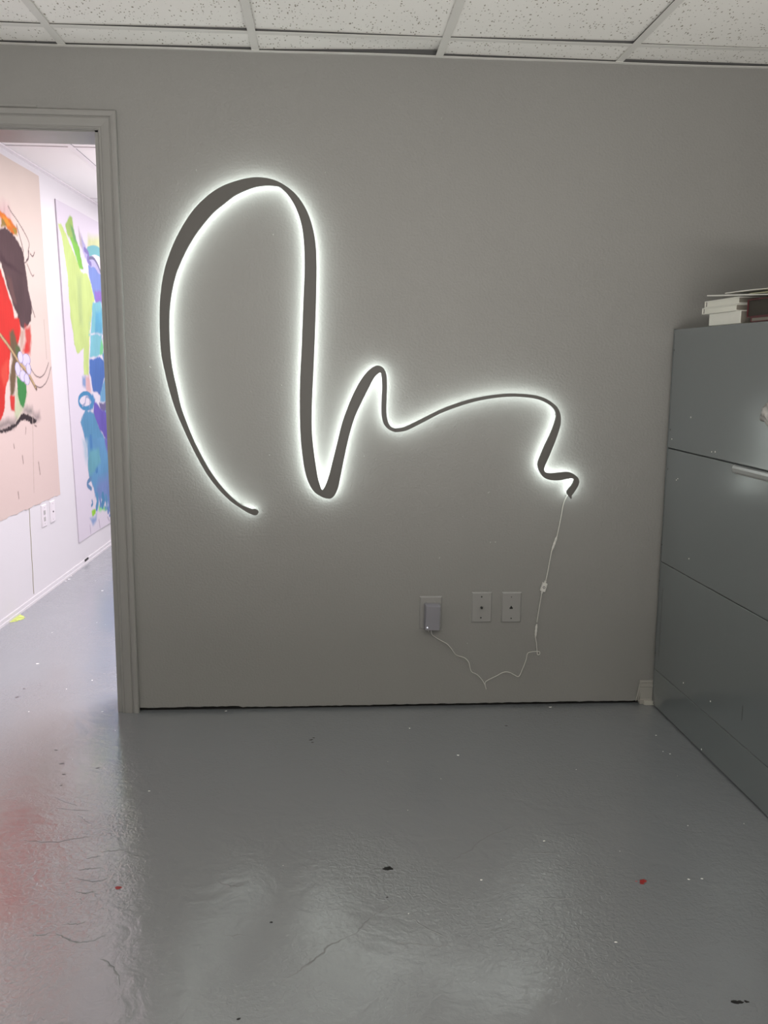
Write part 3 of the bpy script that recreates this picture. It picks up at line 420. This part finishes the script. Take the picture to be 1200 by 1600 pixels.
# left-over stub of baseboard by the cabinet, with its splintered end
bm = bmesh.new()
bp = [(.0, 0), (-.010, 0), (-.012, .018), (-.0105, .020), (-.0105, .066), (-.013, .069), (-.013, .078), (-.009, .080), (-.009, .085), (-.012, .087), (-.010, .092), (0, .092)]
A = [bm.verts.new((1.190 + (.003 * math.sin(i * 2.3)), a, b + .001)) for i, (a, b) in enumerate(bp)]
B = [bm.verts.new((1.30, a, b + .001)) for a, b in bp]
for k in range(len(bp)): bm.faces.new((A[k], A[(k+1) % len(bp)], B[(k+1) % len(bp)], B[k]))
bm.faces.new(A); bm.faces.new(B)
for (x0, z0, x1, z1, w) in [(1.178, .012, 1.188, .078, .003), (1.186, .010, 1.191, .09, .003), (1.193, .016, 1.190, .06, .0025)]:
    tube(bm, [(x0, -.006, z0), ((x0 + x1) / 2 + .001, -.009, (z0 + z1) / 2), (x1, -.008, z1)], [w * .5, w, w * .7], 5)
box(bm, 1.205, 1.245, -.022, -.010, .0, .016, 1, bev=.002)
struct(obj('baseboard_front', bm, [mat('stub paint', (.36, .35, .32), .4), mat('chipped stub foot', (.48, .47, .42), .5)]))

# ------------------------------------------------------------------ the backlit wall line
sg = empty('led_wall_sign', (0, 0, 1.2))
tag(sg, 'calligraphic looping line sculpture with dark grey face and white LED backlight on the wall', 'wall light')
PA = spline([tuple(p) for p in SIGN], 5)
def ribbon(pts, y0, y1, inset=0):
    bm = bmesh.new(); rows = []
    for p in pts:
        a = np.array(p[:2]); b = np.array(p[2:]); c = (a + b) / 2; h = (b - a) / 2; L = np.linalg.norm(h)
        if inset: h = h * max(.35, (L - inset) / max(L, 1e-6))
        rows.append([bm.verts.new((q[0], y, q[1] - 1.2)) for q, y in ((c - h, y0), (c + h, y0), (c + h, y1), (c - h, y1))])
    for A, B in zip(rows, rows[1:]):
        for k in range(4): bm.faces.new((A[k], A[(k+1) % 4], B[(k+1) % 4], B[k]))
    bm.faces.new(rows[0]); bm.faces.new(rows[-1][::-1])
    return bm
face = obj('sign_face', ribbon(PA, -.037, -.025), M_face, sg)
led = obj('led_strip', ribbon(PA[8:-10:2], -.025, -.013, .0035), M_led, sg); led['label'] = 'glowing white LED diffuser behind the face'
for k in np.linspace(25, len(PA) - 30, 12).astype(int):
    bm = bmesh.new(); p = PA[k]; cyl(bm, ((p[0] + p[2]) / 2, 0, (p[1] + p[3]) / 2 - 1.2), (0, -1, 0), .0035, .016, 10)
    obj('standoff', bm, M_plate, sg)

# ------------------------------------------------------------------ power lead
pc = empty('power_cable', (.4, 0, .2)); pc.location = (0, 0, 0)
tag(pc, 'thin white power cable hanging from the glowing line down to the plug-in adapter', 'cable')
def yv(L, y): return [(p[0], y, p[1]) for p in L]
def smooth_line(L, y, n=5): return [(p[0], y, p[1]) for p in spline([tuple(q) for q in L], n)]
bm = bmesh.new()
tube(bm, [(WIRE_TOP[0][0] + .006, -.010, WIRE_TOP[0][1] + .012)] + smooth_line(WIRE_TOP[:1] + WIRE_TOP[2:], -.007), .0017)
tube(bm, smooth_line(WIRE_B, -.007), .0017); tube(bm, smooth_line(WIRE_C, -.007), .0017)
wd = spline([tuple(q) for q in WIRE_D], 5)
tube(bm, [(p[0], -.007 if i < len(wd) - 8 else -.007 - .0025 * (i - len(wd) + 8), p[1]) for i, p in enumerate(wd)], .0014)
obj('wire', bm, M_wire, pc, True)
def connector(A, B, y):
    a = Vector((A[0], y, A[1])); b = Vector((B[0], y, B[1])); d = b - a
    bm = bmesh.new()
    ts = [0, .12, .14, .30, .32, .48, .50, .54, .56, .80, .82, 1]
    rs = [.0022, .0026, .0042, .0042, .0036, .0044, .0048, .0048, .0040, .0040, .0030, .0020]
    tube(bm, [a + d * t for t in ts], rs, 12)
    return bm
obj('barrel_connector', connector(*CONN_A, -.007), M_wire, pc)
obj('barrel_connector', connector(*CONN_B, -.007), M_wire, pc)
a, b_ = SWITCH; ang = math.atan2(b_[0] - a[0], -(b_[1] - a[1]))
bm = bmesh.new(); L_ = math.hypot(b_[0] - a[0], b_[1] - a[1])
box(bm, -.0095, .0095, -.008, .004, -L_ / 2 + .004, L_ / 2 - .004, bev=.0018)
box(bm, -.003, .003, -.004, .002, L_ / 2 - .005, L_ / 2 + .004); box(bm, -.003, .003, -.004, .002, -L_ / 2 - .004, -L_ / 2 + .005)
sw = obj('inline_switch', bm, M_wire, pc); sw.location = ((a[0] + b_[0]) / 2, -.007, (a[1] + b_[1]) / 2); sw.rotation_euler = (0, -ang, 0)
bm = bmesh.new(); cyl(bm, (0, -.008, 0), (0, -1, 0), .0048, .0012, 20); cyl(bm, (0, -.0091, 0), (0, -1, 0), .0026, .0014, 16, 1)
obj('switch_button', bm, [M_grey, M_wire], sw)

# ------------------------------------------------------------------ wall plates
def cover_plate(w, h, dep=.0062):
    """plate with sloping rim; origin at its centre against the wall"""
    bm = bmesh.new(); v = []
    for (sx, sz, y) in ((w / 2, h / 2, 0), (w / 2, h / 2, -.0018), (w / 2 - .0042, h / 2 - .0042, -dep)):
        v.append([bm.verts.new(p) for p in ((-sx, y, -sz), (sx, y, -sz), (sx, y, sz), (-sx, y, sz))])
    for A, B in zip(v, v[1:]):
        for k in range(4): bm.faces.new((A[k], A[(k+1) % 4], B[(k+1) % 4], B[k]))
    bm.faces.new(v[0]); bm.faces.new(v[-1])
    return bm
def screw(parent, x, z, dep=.0062, r=.0030, mi=M_hole):
    bm = bmesh.new(); cyl(bm, (x, -dep + .001, z), (0, -1, 0), r, .0016, 14); box(bm, x - r * .8, x + r * .8, -dep - .0009, -dep, z - .0004, z + .0004)
    return obj('screw', bm, mi, parent)
M_screw = mat('dark screw', (.03, .03, .03), .4)

o1 = empty('power_outlet', (.392, 0, .3632), 0)
tag(o1, 'wide grey-white power outlet plate on the wall with the adapter plugged into it', 'outlet')
obj('cover_plate', cover_plate(.0836, .1231), M_plate, o1)
for dz in (.0295, -.0295):
    bm = bmesh.new(); box(bm, -.0165, .0165, -.0085, -.005, dz - .0145, dz + .0145, bev=.002)
    for sx in (-.006, .006): box(bm, sx - .001, sx + .001, -.0087, -.0083, dz - .001, dz + .008, 1)
    cyl(bm, (0, -.0083, dz - .007), (0, -1, 0), .0024, .0003, 12, 1)
    obj('socket', bm, [M_plate, M_hole], o1)
screw(o1, 0, 0, r=.0025)

ad = empty('power_adapter', (.3965, -.0088, .354)); ad.rotation_euler = (math.radians(-1.2), math.radians(1.5), 0)
tag(ad, 'small grey plug-in power adapter with a tiny white indicator light', 'adapter')
bm = bmesh.new()
for (y, w0, h0, h1) in ((0, .031, -.0465, .050), ):
    pass
def loft(bm, st, mi=0):
    rows = [[bm.verts.new(p) for p in s] for s in st]
    for A, B in zip(rows, rows[1:]):
        n = len(A)
        for k in range(n): bm.faces.new((A[k], A[(k+1) % n], B[(k+1) % n], B[k])).material_index = mi
    bm.faces.new(rows[0]).material_index = mi; bm.faces.new(rows[-1]).material_index = mi
def rect(y, x0, x1, z0, z1, r=.003):
    out = []
    for cx, cz, a0 in ((x1 - r, z1 - r, 0), (x0 + r, z1 - r, 90), (x0 + r, z0 + r, 180), (x1 - r, z0 + r, 270)):
        for a in (0, 30, 60, 90): t = math.radians(a0 + a); out.append((cx + r * math.cos(t), y, cz + r * math.sin(t)))
    return out
loft(bm, [rect(0, -.0300, .0275, -.0485, .0465), rect(-.018, -.0295, .0270, -.0485, .0460), rect(-.030, -.0270, .0260, -.0480, .0410), rect(-.032, -.0255, .0245, -.0465, .0395, .002)])
obj('adapter_body', bm, M_charger, ad)
bm = bmesh.new()
for sx in (-.006, .006): box(bm, sx - .0008, sx + .0008, -.0005, .006, .020, .028)
obj('prong', bm, M_pull, ad)
bm = bmesh.new(); cyl(bm, (-.0195, -.0318, -.0370), (0, -1, 0), .0022, .0008, 12)
il = obj('indicator_light', bm, mat('indicator', (.9, .9, 1), .4, emit=((.85, .88, 1), 2.2)), ad); il['label'] = 'tiny lit white indicator'
bm = bmesh.new(); cyl(bm, (-.012, -.012, -.048), (0, 0, -1), .0024, .010, 10, r2=.0015); obj('strain_relief', bm, M_wire, ad)

p2 = empty('coax_wall_plate', (.5797, 0, .3816))
tag(p2, 'grey-white wall plate with a round coax connector between two screws, middle of three plates', 'wall plate')
obj('cover_plate', cover_plate(.0750, .1148), M_plate, p2)
q = [(x - .5797, z - .3816) for x, z in PLATE_PTS[:3]]
screw(p2, *q[0], mi=M_screw); screw(p2, *q[2], mi=M_screw)
bm = bmesh.new(); cyl(bm, (*[q[1][0]], -.006, q[1][1]), (0, -1, 0), .0052, .0025, 6); cyl(bm, (q[1][0], -.0085, q[1][1]), (0, -1, 0), .0040, .006, 16); cyl(bm, (q[1][0], -.0145, q[1][1]), (0, -1, 0), .0026, .0004, 12, 1)
obj('coax_connector', bm, [M_screw, M_hole], p2)
p3 = empty('phone_wall_plate', (.6905, 0, .3806))
tag(p3, 'grey-white wall plate with a triangular phone jack opening, rightmost of three plates', 'wall plate')
obj('cover_plate', cover_plate(.0738, .1150), M_plate, p3)
q = [(x - .6905, z - .3806) for x, z in PLATE_PTS[3:]]
screw(p3, *q[0], r=.0018, mi=M_screw); screw(p3, *q[2], r=.0026, mi=M_screw)
bm = bmesh.new(); jx, jz = q[1]
pl_ = [(-.006, -.005), (.006, -.005), (.006, .0005), (.003, .001), (.003, .004), (.0015, .0045), (.0015, .0065), (-.0015, .0065), (-.0015, .0045), (-.003, .004), (-.003, .001), (-.006, .0005)]
lo = [bm.verts.new((jx + a, -.0061, jz + b)) for a, b in pl_]; hi = [bm.verts.new((jx + a, -.0067, jz + b)) for a, b in pl_]
bm.faces.new(hi)
for k in range(len(lo)): bm.faces.new((lo[k], lo[(k+1) % len(lo)], hi[(k+1) % len(lo)], hi[k]))
obj('phone_jack', bm, M_hole, p3)

# ------------------------------------------------------------------ filing cabinet (local: -x is the front, y runs away from the wall)
fc = empty('filing_cabinet', (1.2372, 0, 0), math.radians(-1.14) * -1)
tag(fc, 'tall grey enamelled metal cabinet with wide drawers standing in the corner', 'cabinet')
CT, S1, S2, S3 = 1.3915, .9715, .5530, .1420
bm = bmesh.new()
box(bm, .020, .46, -.945, -.012, .0, CT, bev=.0015)
box(bm, .0, .020, -.0165, -.012, .0, CT)            # thin edge of the case by the wall
box(bm, .0005, .020, -.945, -.931, .0, CT)          # edge of the case at the open end
body = obj('case', bm, M_cab, fc)
def panel(z0, z1, y0=-.928, y1=-.018, mb=.0025):
    bm = bmesh.new()
    box(bm, .0, .0195, y0, y1, z0, z1, bev=mb)
    return bm
def handle(parent, z, y0=-.905, y1=-.536):
    bm = bmesh.new()
    pr = [(0.0005, 0), (-.006, -.002), (-.008, -.010), (-.006, -.020), (-.002, -.0255), (.0005, -.0265)]
    A = [bm.verts.new((a, y1, z + b)) for a, b in pr]; B = [bm.verts.new((a, y0, z + b)) for a, b in pr]
    for k in range(len(pr) - 1): bm.faces.new((A[k], A[k+1], B[k+1], B[k]))
    bm.faces.new(A); bm.faces.new(B)
    return obj('pull_strip', bm, M_pull, parent)
d1 = obj('drawer', panel(S1 + .0016, CT - .001), M_cab, fc)
d2 = obj('drawer', panel(S2 + .001, S1 - .0016), M_cab, fc)
d3 = obj('drawer', panel(S3 + .0006, S2 - .001), M_cab, fc)
bs = obj('plinth_panel', panel(.004, S3 - .0006), M_cab, fc)
handle(d2, S1 - .003)
# crumpled clear plastic over the latch of the top drawer
bm = bmesh.new(); bmesh.ops.create_icosphere(bm, subdivisions=4, radius=1)
for v in bm.verts:
    c = v.co.copy(); r = 1 + .10 * math.sin(5 * c.z + 3 * c.y) + .07 * math.sin(9 * c.y - 4 * c.z + 2 * c.x) + .05 * math.sin(17 * c.z + 11 * c.x)
    y = c.y * .052 * r; z = c.z * .037 * r
    v.co = Vector((c.x * .022 * r, y, z + .35 * y * -1))
kn = obj('latch_cover', bm, M_clear, d1, True); kn.location = (-.012, -.765, 1.146); kn['label'] = 'crumpled clear plastic cover over the latch'
for (y, z) in CABSPOTS:
    bm = bmesh.new(); cyl(bm, (.0012, min(y, -.0) - .012 if y > -.022 else y, z), (-1, 0, 0), .0028, .0018, 10)
    obj('screw_hole', bm, M_black, fc)
for (y, z) in CABWHITE:
    bm = bmesh.new(); y = min(y, -.03); r = random.uniform(.0018, .0032)
    cyl(bm, (.0008, y, z), (-1, 0, 0), r, .0014, 7)
    obj('paint_fleck', bm, M_white, fc)
bm = bmesh.new(); box(bm, -.0004, .001, -.9085, -.9045, .004, .142); obj('edge_slot', bm, M_black, fc)
bm = bmesh.new(); box(bm, -.0004, .001, -.697, -.695, .215, .262); obj('scratch', bm, M_cabdark, fc)
bm = bmesh.new(); box(bm, -.0004, .001, -.0505, -.0495, .20, .46); obj('scratch', bm, M_cabdark, fc)
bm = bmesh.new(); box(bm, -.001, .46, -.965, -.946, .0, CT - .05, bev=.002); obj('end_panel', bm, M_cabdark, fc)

# ------------------------------------------------------------------ things on the cabinet
def place(o, y, z, x=.008, rz=0, rx=0):
    """put a thing on the cabinet: y along its front edge, x back from it"""
    m = Matrix.Translation((1.2372, 0, 0)) @ Matrix.Rotation(math.radians(1.14), 4, 'Z') @ Matrix.Translation((x, y, z)) @ Matrix.Rotation(rz, 4, 'Z') @ Matrix.Rotation(rx, 4, 'X')
    o.matrix_world = m
    o.location = m.to_translation(); o.rotation_euler = m.to_euler()
bx = empty('slip_case', (0, 0, 0)); tag(bx, 'plain white box lying on the cabinet under two white books', 'box')
bm = bmesh.new(); box(bm, 0, .26, -.215, 0, 0, .038, bev=.001); obj('box_body', bm, M_bookw, bx)
bm = bmesh.new(); box(bm, .002, .258, -.2158, -.215, .002, .036); obj('box_end_shade', bm, M_fore, bx)  # shade on the white box's camera-facing end, put in as colour
place(bx, -.272, CT + .0003)
def book(name, w, l, t, cov=.0028):
    """pages open towards -x; spine at y=0; long side runs to -y"""
    r = empty(name)
    bm = bmesh.new()
    box(bm, 0, w, -l, 0, 0, cov); box(bm, 0, w, -l, 0, t - cov, t); box(bm, 0, w, -cov, 0, cov, t - cov)
    obj('cover', bm, M_bookw, r)
    bm = bmesh.new(); box(bm, .003, w - .003, -l + .004, -.011, cov, t - cov); obj('page_block', bm, M_pages, r)
    bm = bmesh.new(); box(bm, .004, w - .004, -.011, -cov - .0005, cov, t - cov); obj('spine_hollow', bm, M_spine, r)
    bm = bmesh.new(); box(bm, .004, w - .004, -l + .0032, -l + .0039, cov + .0004, t - cov - .0004); obj('fore_edge_shade', bm, M_fore, r)  # dark sheet standing for shade on the page ends
    return r
k1 = book('hardcover_book', .25, .238, .0205); tag(k1, 'white hardcover book directly on top of the plain white box', 'book', 'white books on the cabinet'); place(k1, -.224, CT + .0388, .004)
k2 = book('hardcover_book', .25, .236, .0205); tag(k2, 'white hardcover book on top of another white book, under loose papers', 'book', 'white books on the cabinet'); place(k2, -.236, CT + .0598, .006, .0)
al = empty('album_box'); tag(al, 'dark album with maroon covers lying beside the white books', 'album')
bm = bmesh.new(); box(bm, 0, .28, -.30, 0, 0, .003); box(bm, 0, .28, -.30, 0, .049, .052); box(bm, 0, .28, -.003, 0, .003, .049); obj('cover', bm, M_maroon, al)
bm = bmesh.new(); box(bm, .003, .276, -.297, -.003, .003, .049); obj('album_core', bm, M_album, al)
place(al, -.534, CT + .0145, .004)
tb = empty('thin_book'); tag(tb, 'thin maroon book lying under the dark album', 'book')
bm = bmesh.new(); box(bm, 0, .27, -.29, 0, 0, .0025); box(bm, 0, .27, -.29, 0, .0115, .014); box(bm, 0, .27, -.0025, 0, .0025, .0115); obj('cover', bm, M_maroon, tb)
bm = bmesh.new(); box(bm, .002, .268, -.288, -.0025, .0025, .0115); obj('page_block', bm, M_fore, tb)
place(tb, -.56, CT + .0003, .004)
def sheet(name, w, l, t, m, curve=0, warp=0):
    bm = bmesh.new(); n = 16; rows = []
    for i in range(n + 1):
        s = i / n; y = -l * s; z = curve * s * s + warp * math.sin(s * 5)
        rows.append([bm.verts.new(p) for p in ((0, y, z), (w, y, z + .002), (w, y, z + t + .002), (0, y, z + t))])
    for A, B in zip(rows, rows[1:]):
        for k in range(4): bm.faces.new((A[k], A[(k+1) % 4], B[(k+1) % 4], B[k]))
    bm.faces.new(rows[0]); bm.faces.new(rows[-1])
    return obj(name, bm, m)
z0 = CT + .0806
s1 = tag(sheet('magazine', .21, .45, .0035, M_paper), 'flat white magazine lying directly on the white books, under the other papers', 'magazine'); place(s1, -.262, 1.4868, .0, .0, .060)
s2 = tag(sheet('paper_sheet', .20, .40, .0022, M_paper, -.004, .001), 'white paper sheet bulging up over the flat magazine', 'paper'); place(s2, -.378, 1.4868, .006, .03, .012)
s3 = tag(sheet('paper_sheet', .20, .26, .0018, M_papery), 'yellowish paper sheet over the dark album', 'paper'); place(s3, -.57, 1.4722, -.010, .0, .028)

# ------------------------------------------------------------------ paintings in the next room
def fbm(u, v, s, seed):
    r = np.random.RandomState(seed); o = 0
    for k in range(5):
        a, b, c, d, p1, p2 = r.uniform(-1, 1, 6)
        o = o + np.sin(s * (1 + .6 * k) * (a * u + b * v) + 6 * p1 + 1.7 * np.sin(s * (c * u + d * v) * .8 + 6 * p2)) / (1 + .5 * k)
    return o / 2.5
def seg_dist(u, v, A, B):
    ax, ay = A; bx_, by = B; dx, dy = bx_ - ax, by - ay
    t = np.clip(((u - ax) * dx + (v - ay) * dy) / (dx * dx + dy * dy + 1e-12), 0, 1)
    return np.hypot(u - ax - t * dx, v - ay - t * dy)
def inside(u, v, poly):
    c = np.zeros(u.shape, bool); n = len(poly)
    for i in range(n):
        x1, y1 = poly[i]; x2, y2 = poly[(i+1) % n]
        if y1 == y2: continue
        k = ((y1 > v) != (y2 > v)) & (u < (x2 - x1) * (v - y1) / (y2 - y1) + x1)
        c ^= k
    return c
def paint(U, V, base, strokes, seed):
    rng = np.random.RandomState(seed)
    col = np.tile(np.array(lin(base)), (*U.shape, 1))
    col *= (1 + .012 * fbm(U, V, 9, seed))[..., None]
    for i, (kind, c, pts, soft, w) in enumerate(strokes):
        jag = .010 if kind == 'p' and len(c) and soft < .2 else .0
        if kind == 'p' and len(pts) == 14: jag = 0
        if kind == 'l': jag = .002
        uu = U + jag * fbm(U, V, 30, seed + i) + .4 * jag * fbm(U, V, 160, seed + 50 + i)
        vv = V + jag * fbm(U, V, 24, seed + 90 + i) + .6 * jag * fbm(U * 4, V, 60, seed + 150 + i)
        P = [tuple(p) for p in pts]
        if kind == 'l':
            pp = [tuple(q) for q in spline(P, 5)] if len(P) > 2 else P
            d = np.min([seg_dist(uu, vv, pp[k], pp[k+1]) for k in range(len(pp) - 1)], axis=0)
            m = np.clip((w / 2 - d) / .004 + .5, 0, 1)
        else:
            d = np.min([seg_dist(uu, vv, P[k], P[(k+1) % len(P)]) for k in range(len(P))], axis=0)
            sd = np.where(inside(uu, vv, P), d, -d)
            m = np.clip(sd / max(soft, .004) + .5, 0, 1)
        streak = 1 + .07 * fbm(U * 2.5, V * .5, 70, seed + 300 + i) + .12 * fbm(U, V, 12, seed + 400 + i) + .05 * rng.uniform(-1, 1)
        if kind == 'l' or len(pts) == 14 or soft > .2: streak = 1
        cc = np.array(lin(c)) * (streak[..., None] if not np.isscalar(streak) else 1)
        col = col * (1 - m[..., None]) + cc * m[..., None]
    return np.clip(col * .50, 0, 1)
def canvas(name, y0, y1, z0, z1, ny, nz, base, strokes, seed, depth, edge=None, right=None, ragged=0):
    ys = np.linspace(y0, y1, ny); zs = np.linspace(z0, z1, nz)
    Y, Z = np.meshgrid(ys, zs, indexing='ij')
    col = paint(Y, Z, base, strokes, seed)
    if edge:
        for (k, c) in edge: col[k] = np.array(lin(c))
    Y2, Z2 = Y.copy(), Z.copy()
    if right:      # right side leans
        t = (Y - y0) / (y1 - y0); shift = right[0] + (right[1] - right[0]) * (Z - z0) / (z1 - z0)
        Y2 = y0 + t * (y1 + shift - y0)
        col = paint(Y2, Z, base, strokes, seed)
    if ragged: Z2 = Z + ragged * (np.sin(Y * 41) + .6 * np.sin(Y * 97)) * (1 - (Z - z0) / (z1 - z0)) ** 8
    X2 = -1.5817 + .033 * Y2 + depth + .0015 * np.sin(Y2 * 9) * np.sin(Z2 * 5)
    verts = np.stack([X2, Y2, Z2], -1).reshape(-1, 3)
    b = len(verts)
    idx = np.arange(ny * nz).reshape(ny, nz)
    q = np.stack([idx[:-1, :-1], idx[1:, :-1], idx[1:, 1:], idx[:-1, 1:]], -1).reshape(-1, 4).tolist()
    ring = list(idx[:, 0]) + list(idx[-1, 1:]) + list(idx[-2::-1, -1]) + list(idx[0, -2:0:-1])
    vl = verts.tolist(); back = []
    for i in ring: x, y, z = vl[i]; back.append(len(vl)); vl.append([-1.5817 + .033 * y + .0006, y, z])
    for k in range(len(ring)):
        n = (k + 1) % len(ring); q.append([int(ring[k]), back[k], back[n], int(ring[n])])
    m = bpy.data.materials.new(name + ' paint'); m.use_nodes = True
    N = m.node_tree.nodes; Ls = m.node_tree.links
    at = N.new('ShaderNodeAttribute'); at.attribute_name = 'Pigment'
    Ls.new(at.outputs['Color'], N['Principled BSDF'].inputs['Base Color']); N['Principled BSDF'].inputs['Roughness'].default_value = .85; N['Principled BSDF'].inputs['IOR'].default_value = 1.25
    tn = N.new('ShaderNodeTexNoise'); tn.inputs['Scale'].default_value = 60; bpn = N.new('ShaderNodeBump'); bpn.inputs['Distance'].default_value = .001; bpn.inputs['Strength'].default_value = .3
    tcn = N.new('ShaderNodeTexCoord'); Ls.new(tcn.outputs['Object'], tn.inputs['Vector']); Ls.new(tn.outputs['Fac'], bpn.inputs['Height']); Ls.new(bpn.outputs['Normal'], N['Principled BSDF'].inputs['Normal'])
    o = obj(name, (vl, [[int(a) for a in f] for f in q]), m)
    ca = o.data.color_attributes.new('Pigment', 'FLOAT_COLOR', 'POINT')
    flat = np.ones((len(vl), 4)); flat[:b, :3] = col.reshape(-1, 3); flat[b:, :3] = lin((225, 214, 205) if ragged else (170, 160, 170))
    ca.data.foreach_set('color', flat.ravel())
    for p in o.data.polygons: p.use_smooth = False
    return o
c1 = canvas('canvas_painting', .55, 1.985, .502, 2.232, 250, 330, (236, 220, 208), PAINT1, 11, .003, right=(.092, -.012), ragged=.003)
tag(c1, 'large unstretched beige canvas with red, dark brown and green brushwork, left of two', 'painting')
c2 = canvas('canvas_painting', 2.25, 3.75, .155, 2.16, 230, 380, (240, 232, 243), PAINT2, 23, .008)
tag(c2, 'tall white panel painting in lime green, blue and purple, right of two', 'painting')
# lean the panel's left edge as hung
for v in c2.data.vertices:
    t = 1 - (v.co.y - 2.25) / 1.5
    v.co.y += t * (.148 * (1 - (v.co.z - .155) / 2.0) - .018)

# plates on that wall
def side_plate(y, z, w, h, label, jack):
    o = empty('wall_plate', (LWX(y) + .0002, y, z)); o.rotation_euler = (0, 0, math.radians(90 - 1.9))
    tag(o, label, 'wall plate')
    obj('cover_plate', cover_plate(w, h), mat('next room plate', (.52, .49, .51), .35), o)
    screw(o, 0, h * .36, r=.002, mi=M_grey); screw(o, 0, -h * .36, r=.002, mi=M_grey)
    bm = bmesh.new()
    if jack: cyl(bm, (0, -.006, 0), (0, -1, 0), .005, .004, 12)
    else:
        for dz in (.018, -.018): box(bm, -.014, .014, -.0075, -.005, dz - .012, dz + .012, bev=.002)
    obj('jack' if jack else 'socket', bm, M_grey if jack else M_plate, o)
side_plate(1.787, .425, .078, .122, 'pale outlet plate under the beige canvas, the nearer of two', False)
side_plate(1.926, .426, .078, .122, 'pale jack plate under the beige canvas corner, the farther of two', True)
# pencil-thin paint run down the wall below the canvas
bm = bmesh.new(); tube(bm, [(LWX(1.573) + .001, 1.573 + .0015 * math.sin(k), .50 - .023 * k) for k in range(21)], .0016, 6)
tag(obj('paint_drip', bm, mat('olive drip', (.24, .22, .12), .4)), 'long thin vertical paint drip running from the beige canvas to the floor', 'paint drip')

# ------------------------------------------------------------------ light
def area(name, loc, rot, sx, sy, power, color=(1, 1, 1)):
    l = bpy.data.lights.new(name, 'AREA'); l.shape = 'RECTANGLE'; l.size = sx; l.size_y = sy; l.energy = power; l.color = color
    o = bpy.data.objects.new(name, l); COL.objects.link(o); o.location = loc; o.rotation_euler = rot
    return o
area('next_room_overhead', (-.35, 1.9, 2.24), (0, 0, 0), .6, 1.2, 28, (1, .93, .99))
area('next_room_side_fill', (2.55, 2.0, 1.0), (0, math.radians(90), 0), 1.2, 2.4, 52, (.98, .93, 1))  # added fill from the side, no window known there
area('next_room_overhead', (-.75, 3.7, 2.24), (0, 0, 0), .6, 1.2, 40, (1, .93, .99))
area('next_room_overhead', (-.34, .8, 2.24), (0, 0, 0), .6, .6, 58, (1, .93, .99))  # unseen lamp added to spill light through the doorway onto the floor
area('next_room_up_fill', (-.1, 2.3, 1.5), (math.radians(180), 0, 0), 1.0, 1.6, 46, (1, .93, .97))  # added fill aimed up to brighten this ceiling, no fixture known
area('rear_fill', (.0, -5.3, 1.3), (math.radians(90), 0, 0), 3.2, 1.8, 2, (1, .955, .90))  # added weak fill behind the camera, no window known
area('rear_up_fill', (.15, -3.55, .72), (math.radians(172), 0, 0), 2.8, .5, 122, (1, .965, .91))  # added fill behind the camera to lift ceiling and upper wall
w = bpy.data.worlds.new('World'); scn.world = w; w.use_nodes = True
w.node_tree.nodes['Background'].inputs[0].default_value = (.5, .5, .5, 1); w.node_tree.nodes['Background'].inputs[1].default_value = .05

# ------------------------------------------------------------------ camera
cam = bpy.data.cameras.new('camera'); co = bpy.data.objects.new('camera', cam); COL.objects.link(co)
yaw, pit, rol, F = .0678443, .1626537, .0093873, 1415.084
fw = Vector((math.sin(yaw) * math.cos(pit), math.cos(yaw) * math.cos(pit), -math.sin(pit)))
r0 = Vector((math.cos(yaw), -math.sin(yaw), 0)); u0 = r0.cross(fw)
r1 = math.cos(rol) * r0 + math.sin(rol) * u0; u1 = -math.sin(rol) * r0 + math.cos(rol) * u0
M = Matrix((r1, u1, -fw)).transposed().to_4x4(); M.translation = (0, -3.19773, 1.26244)
co.matrix_world = M
cam.sensor_fit = 'VERTICAL'; cam.sensor_height = 24; cam.lens = 24 * F / 1600
cam.clip_start = .05
scn.camera = co

vs = scn.view_settings
vs.view_transform = 'Standard'; vs.look = 'None'; vs.gamma = 1; vs.use_curve_mapping = False
vs.exposure = 0.0
scn.cycles.use_denoising = True
scn.cycles.max_bounces = 10; scn.cycles.diffuse_bounces = 6
scn.cycles.sample_clamp_indirect = 6
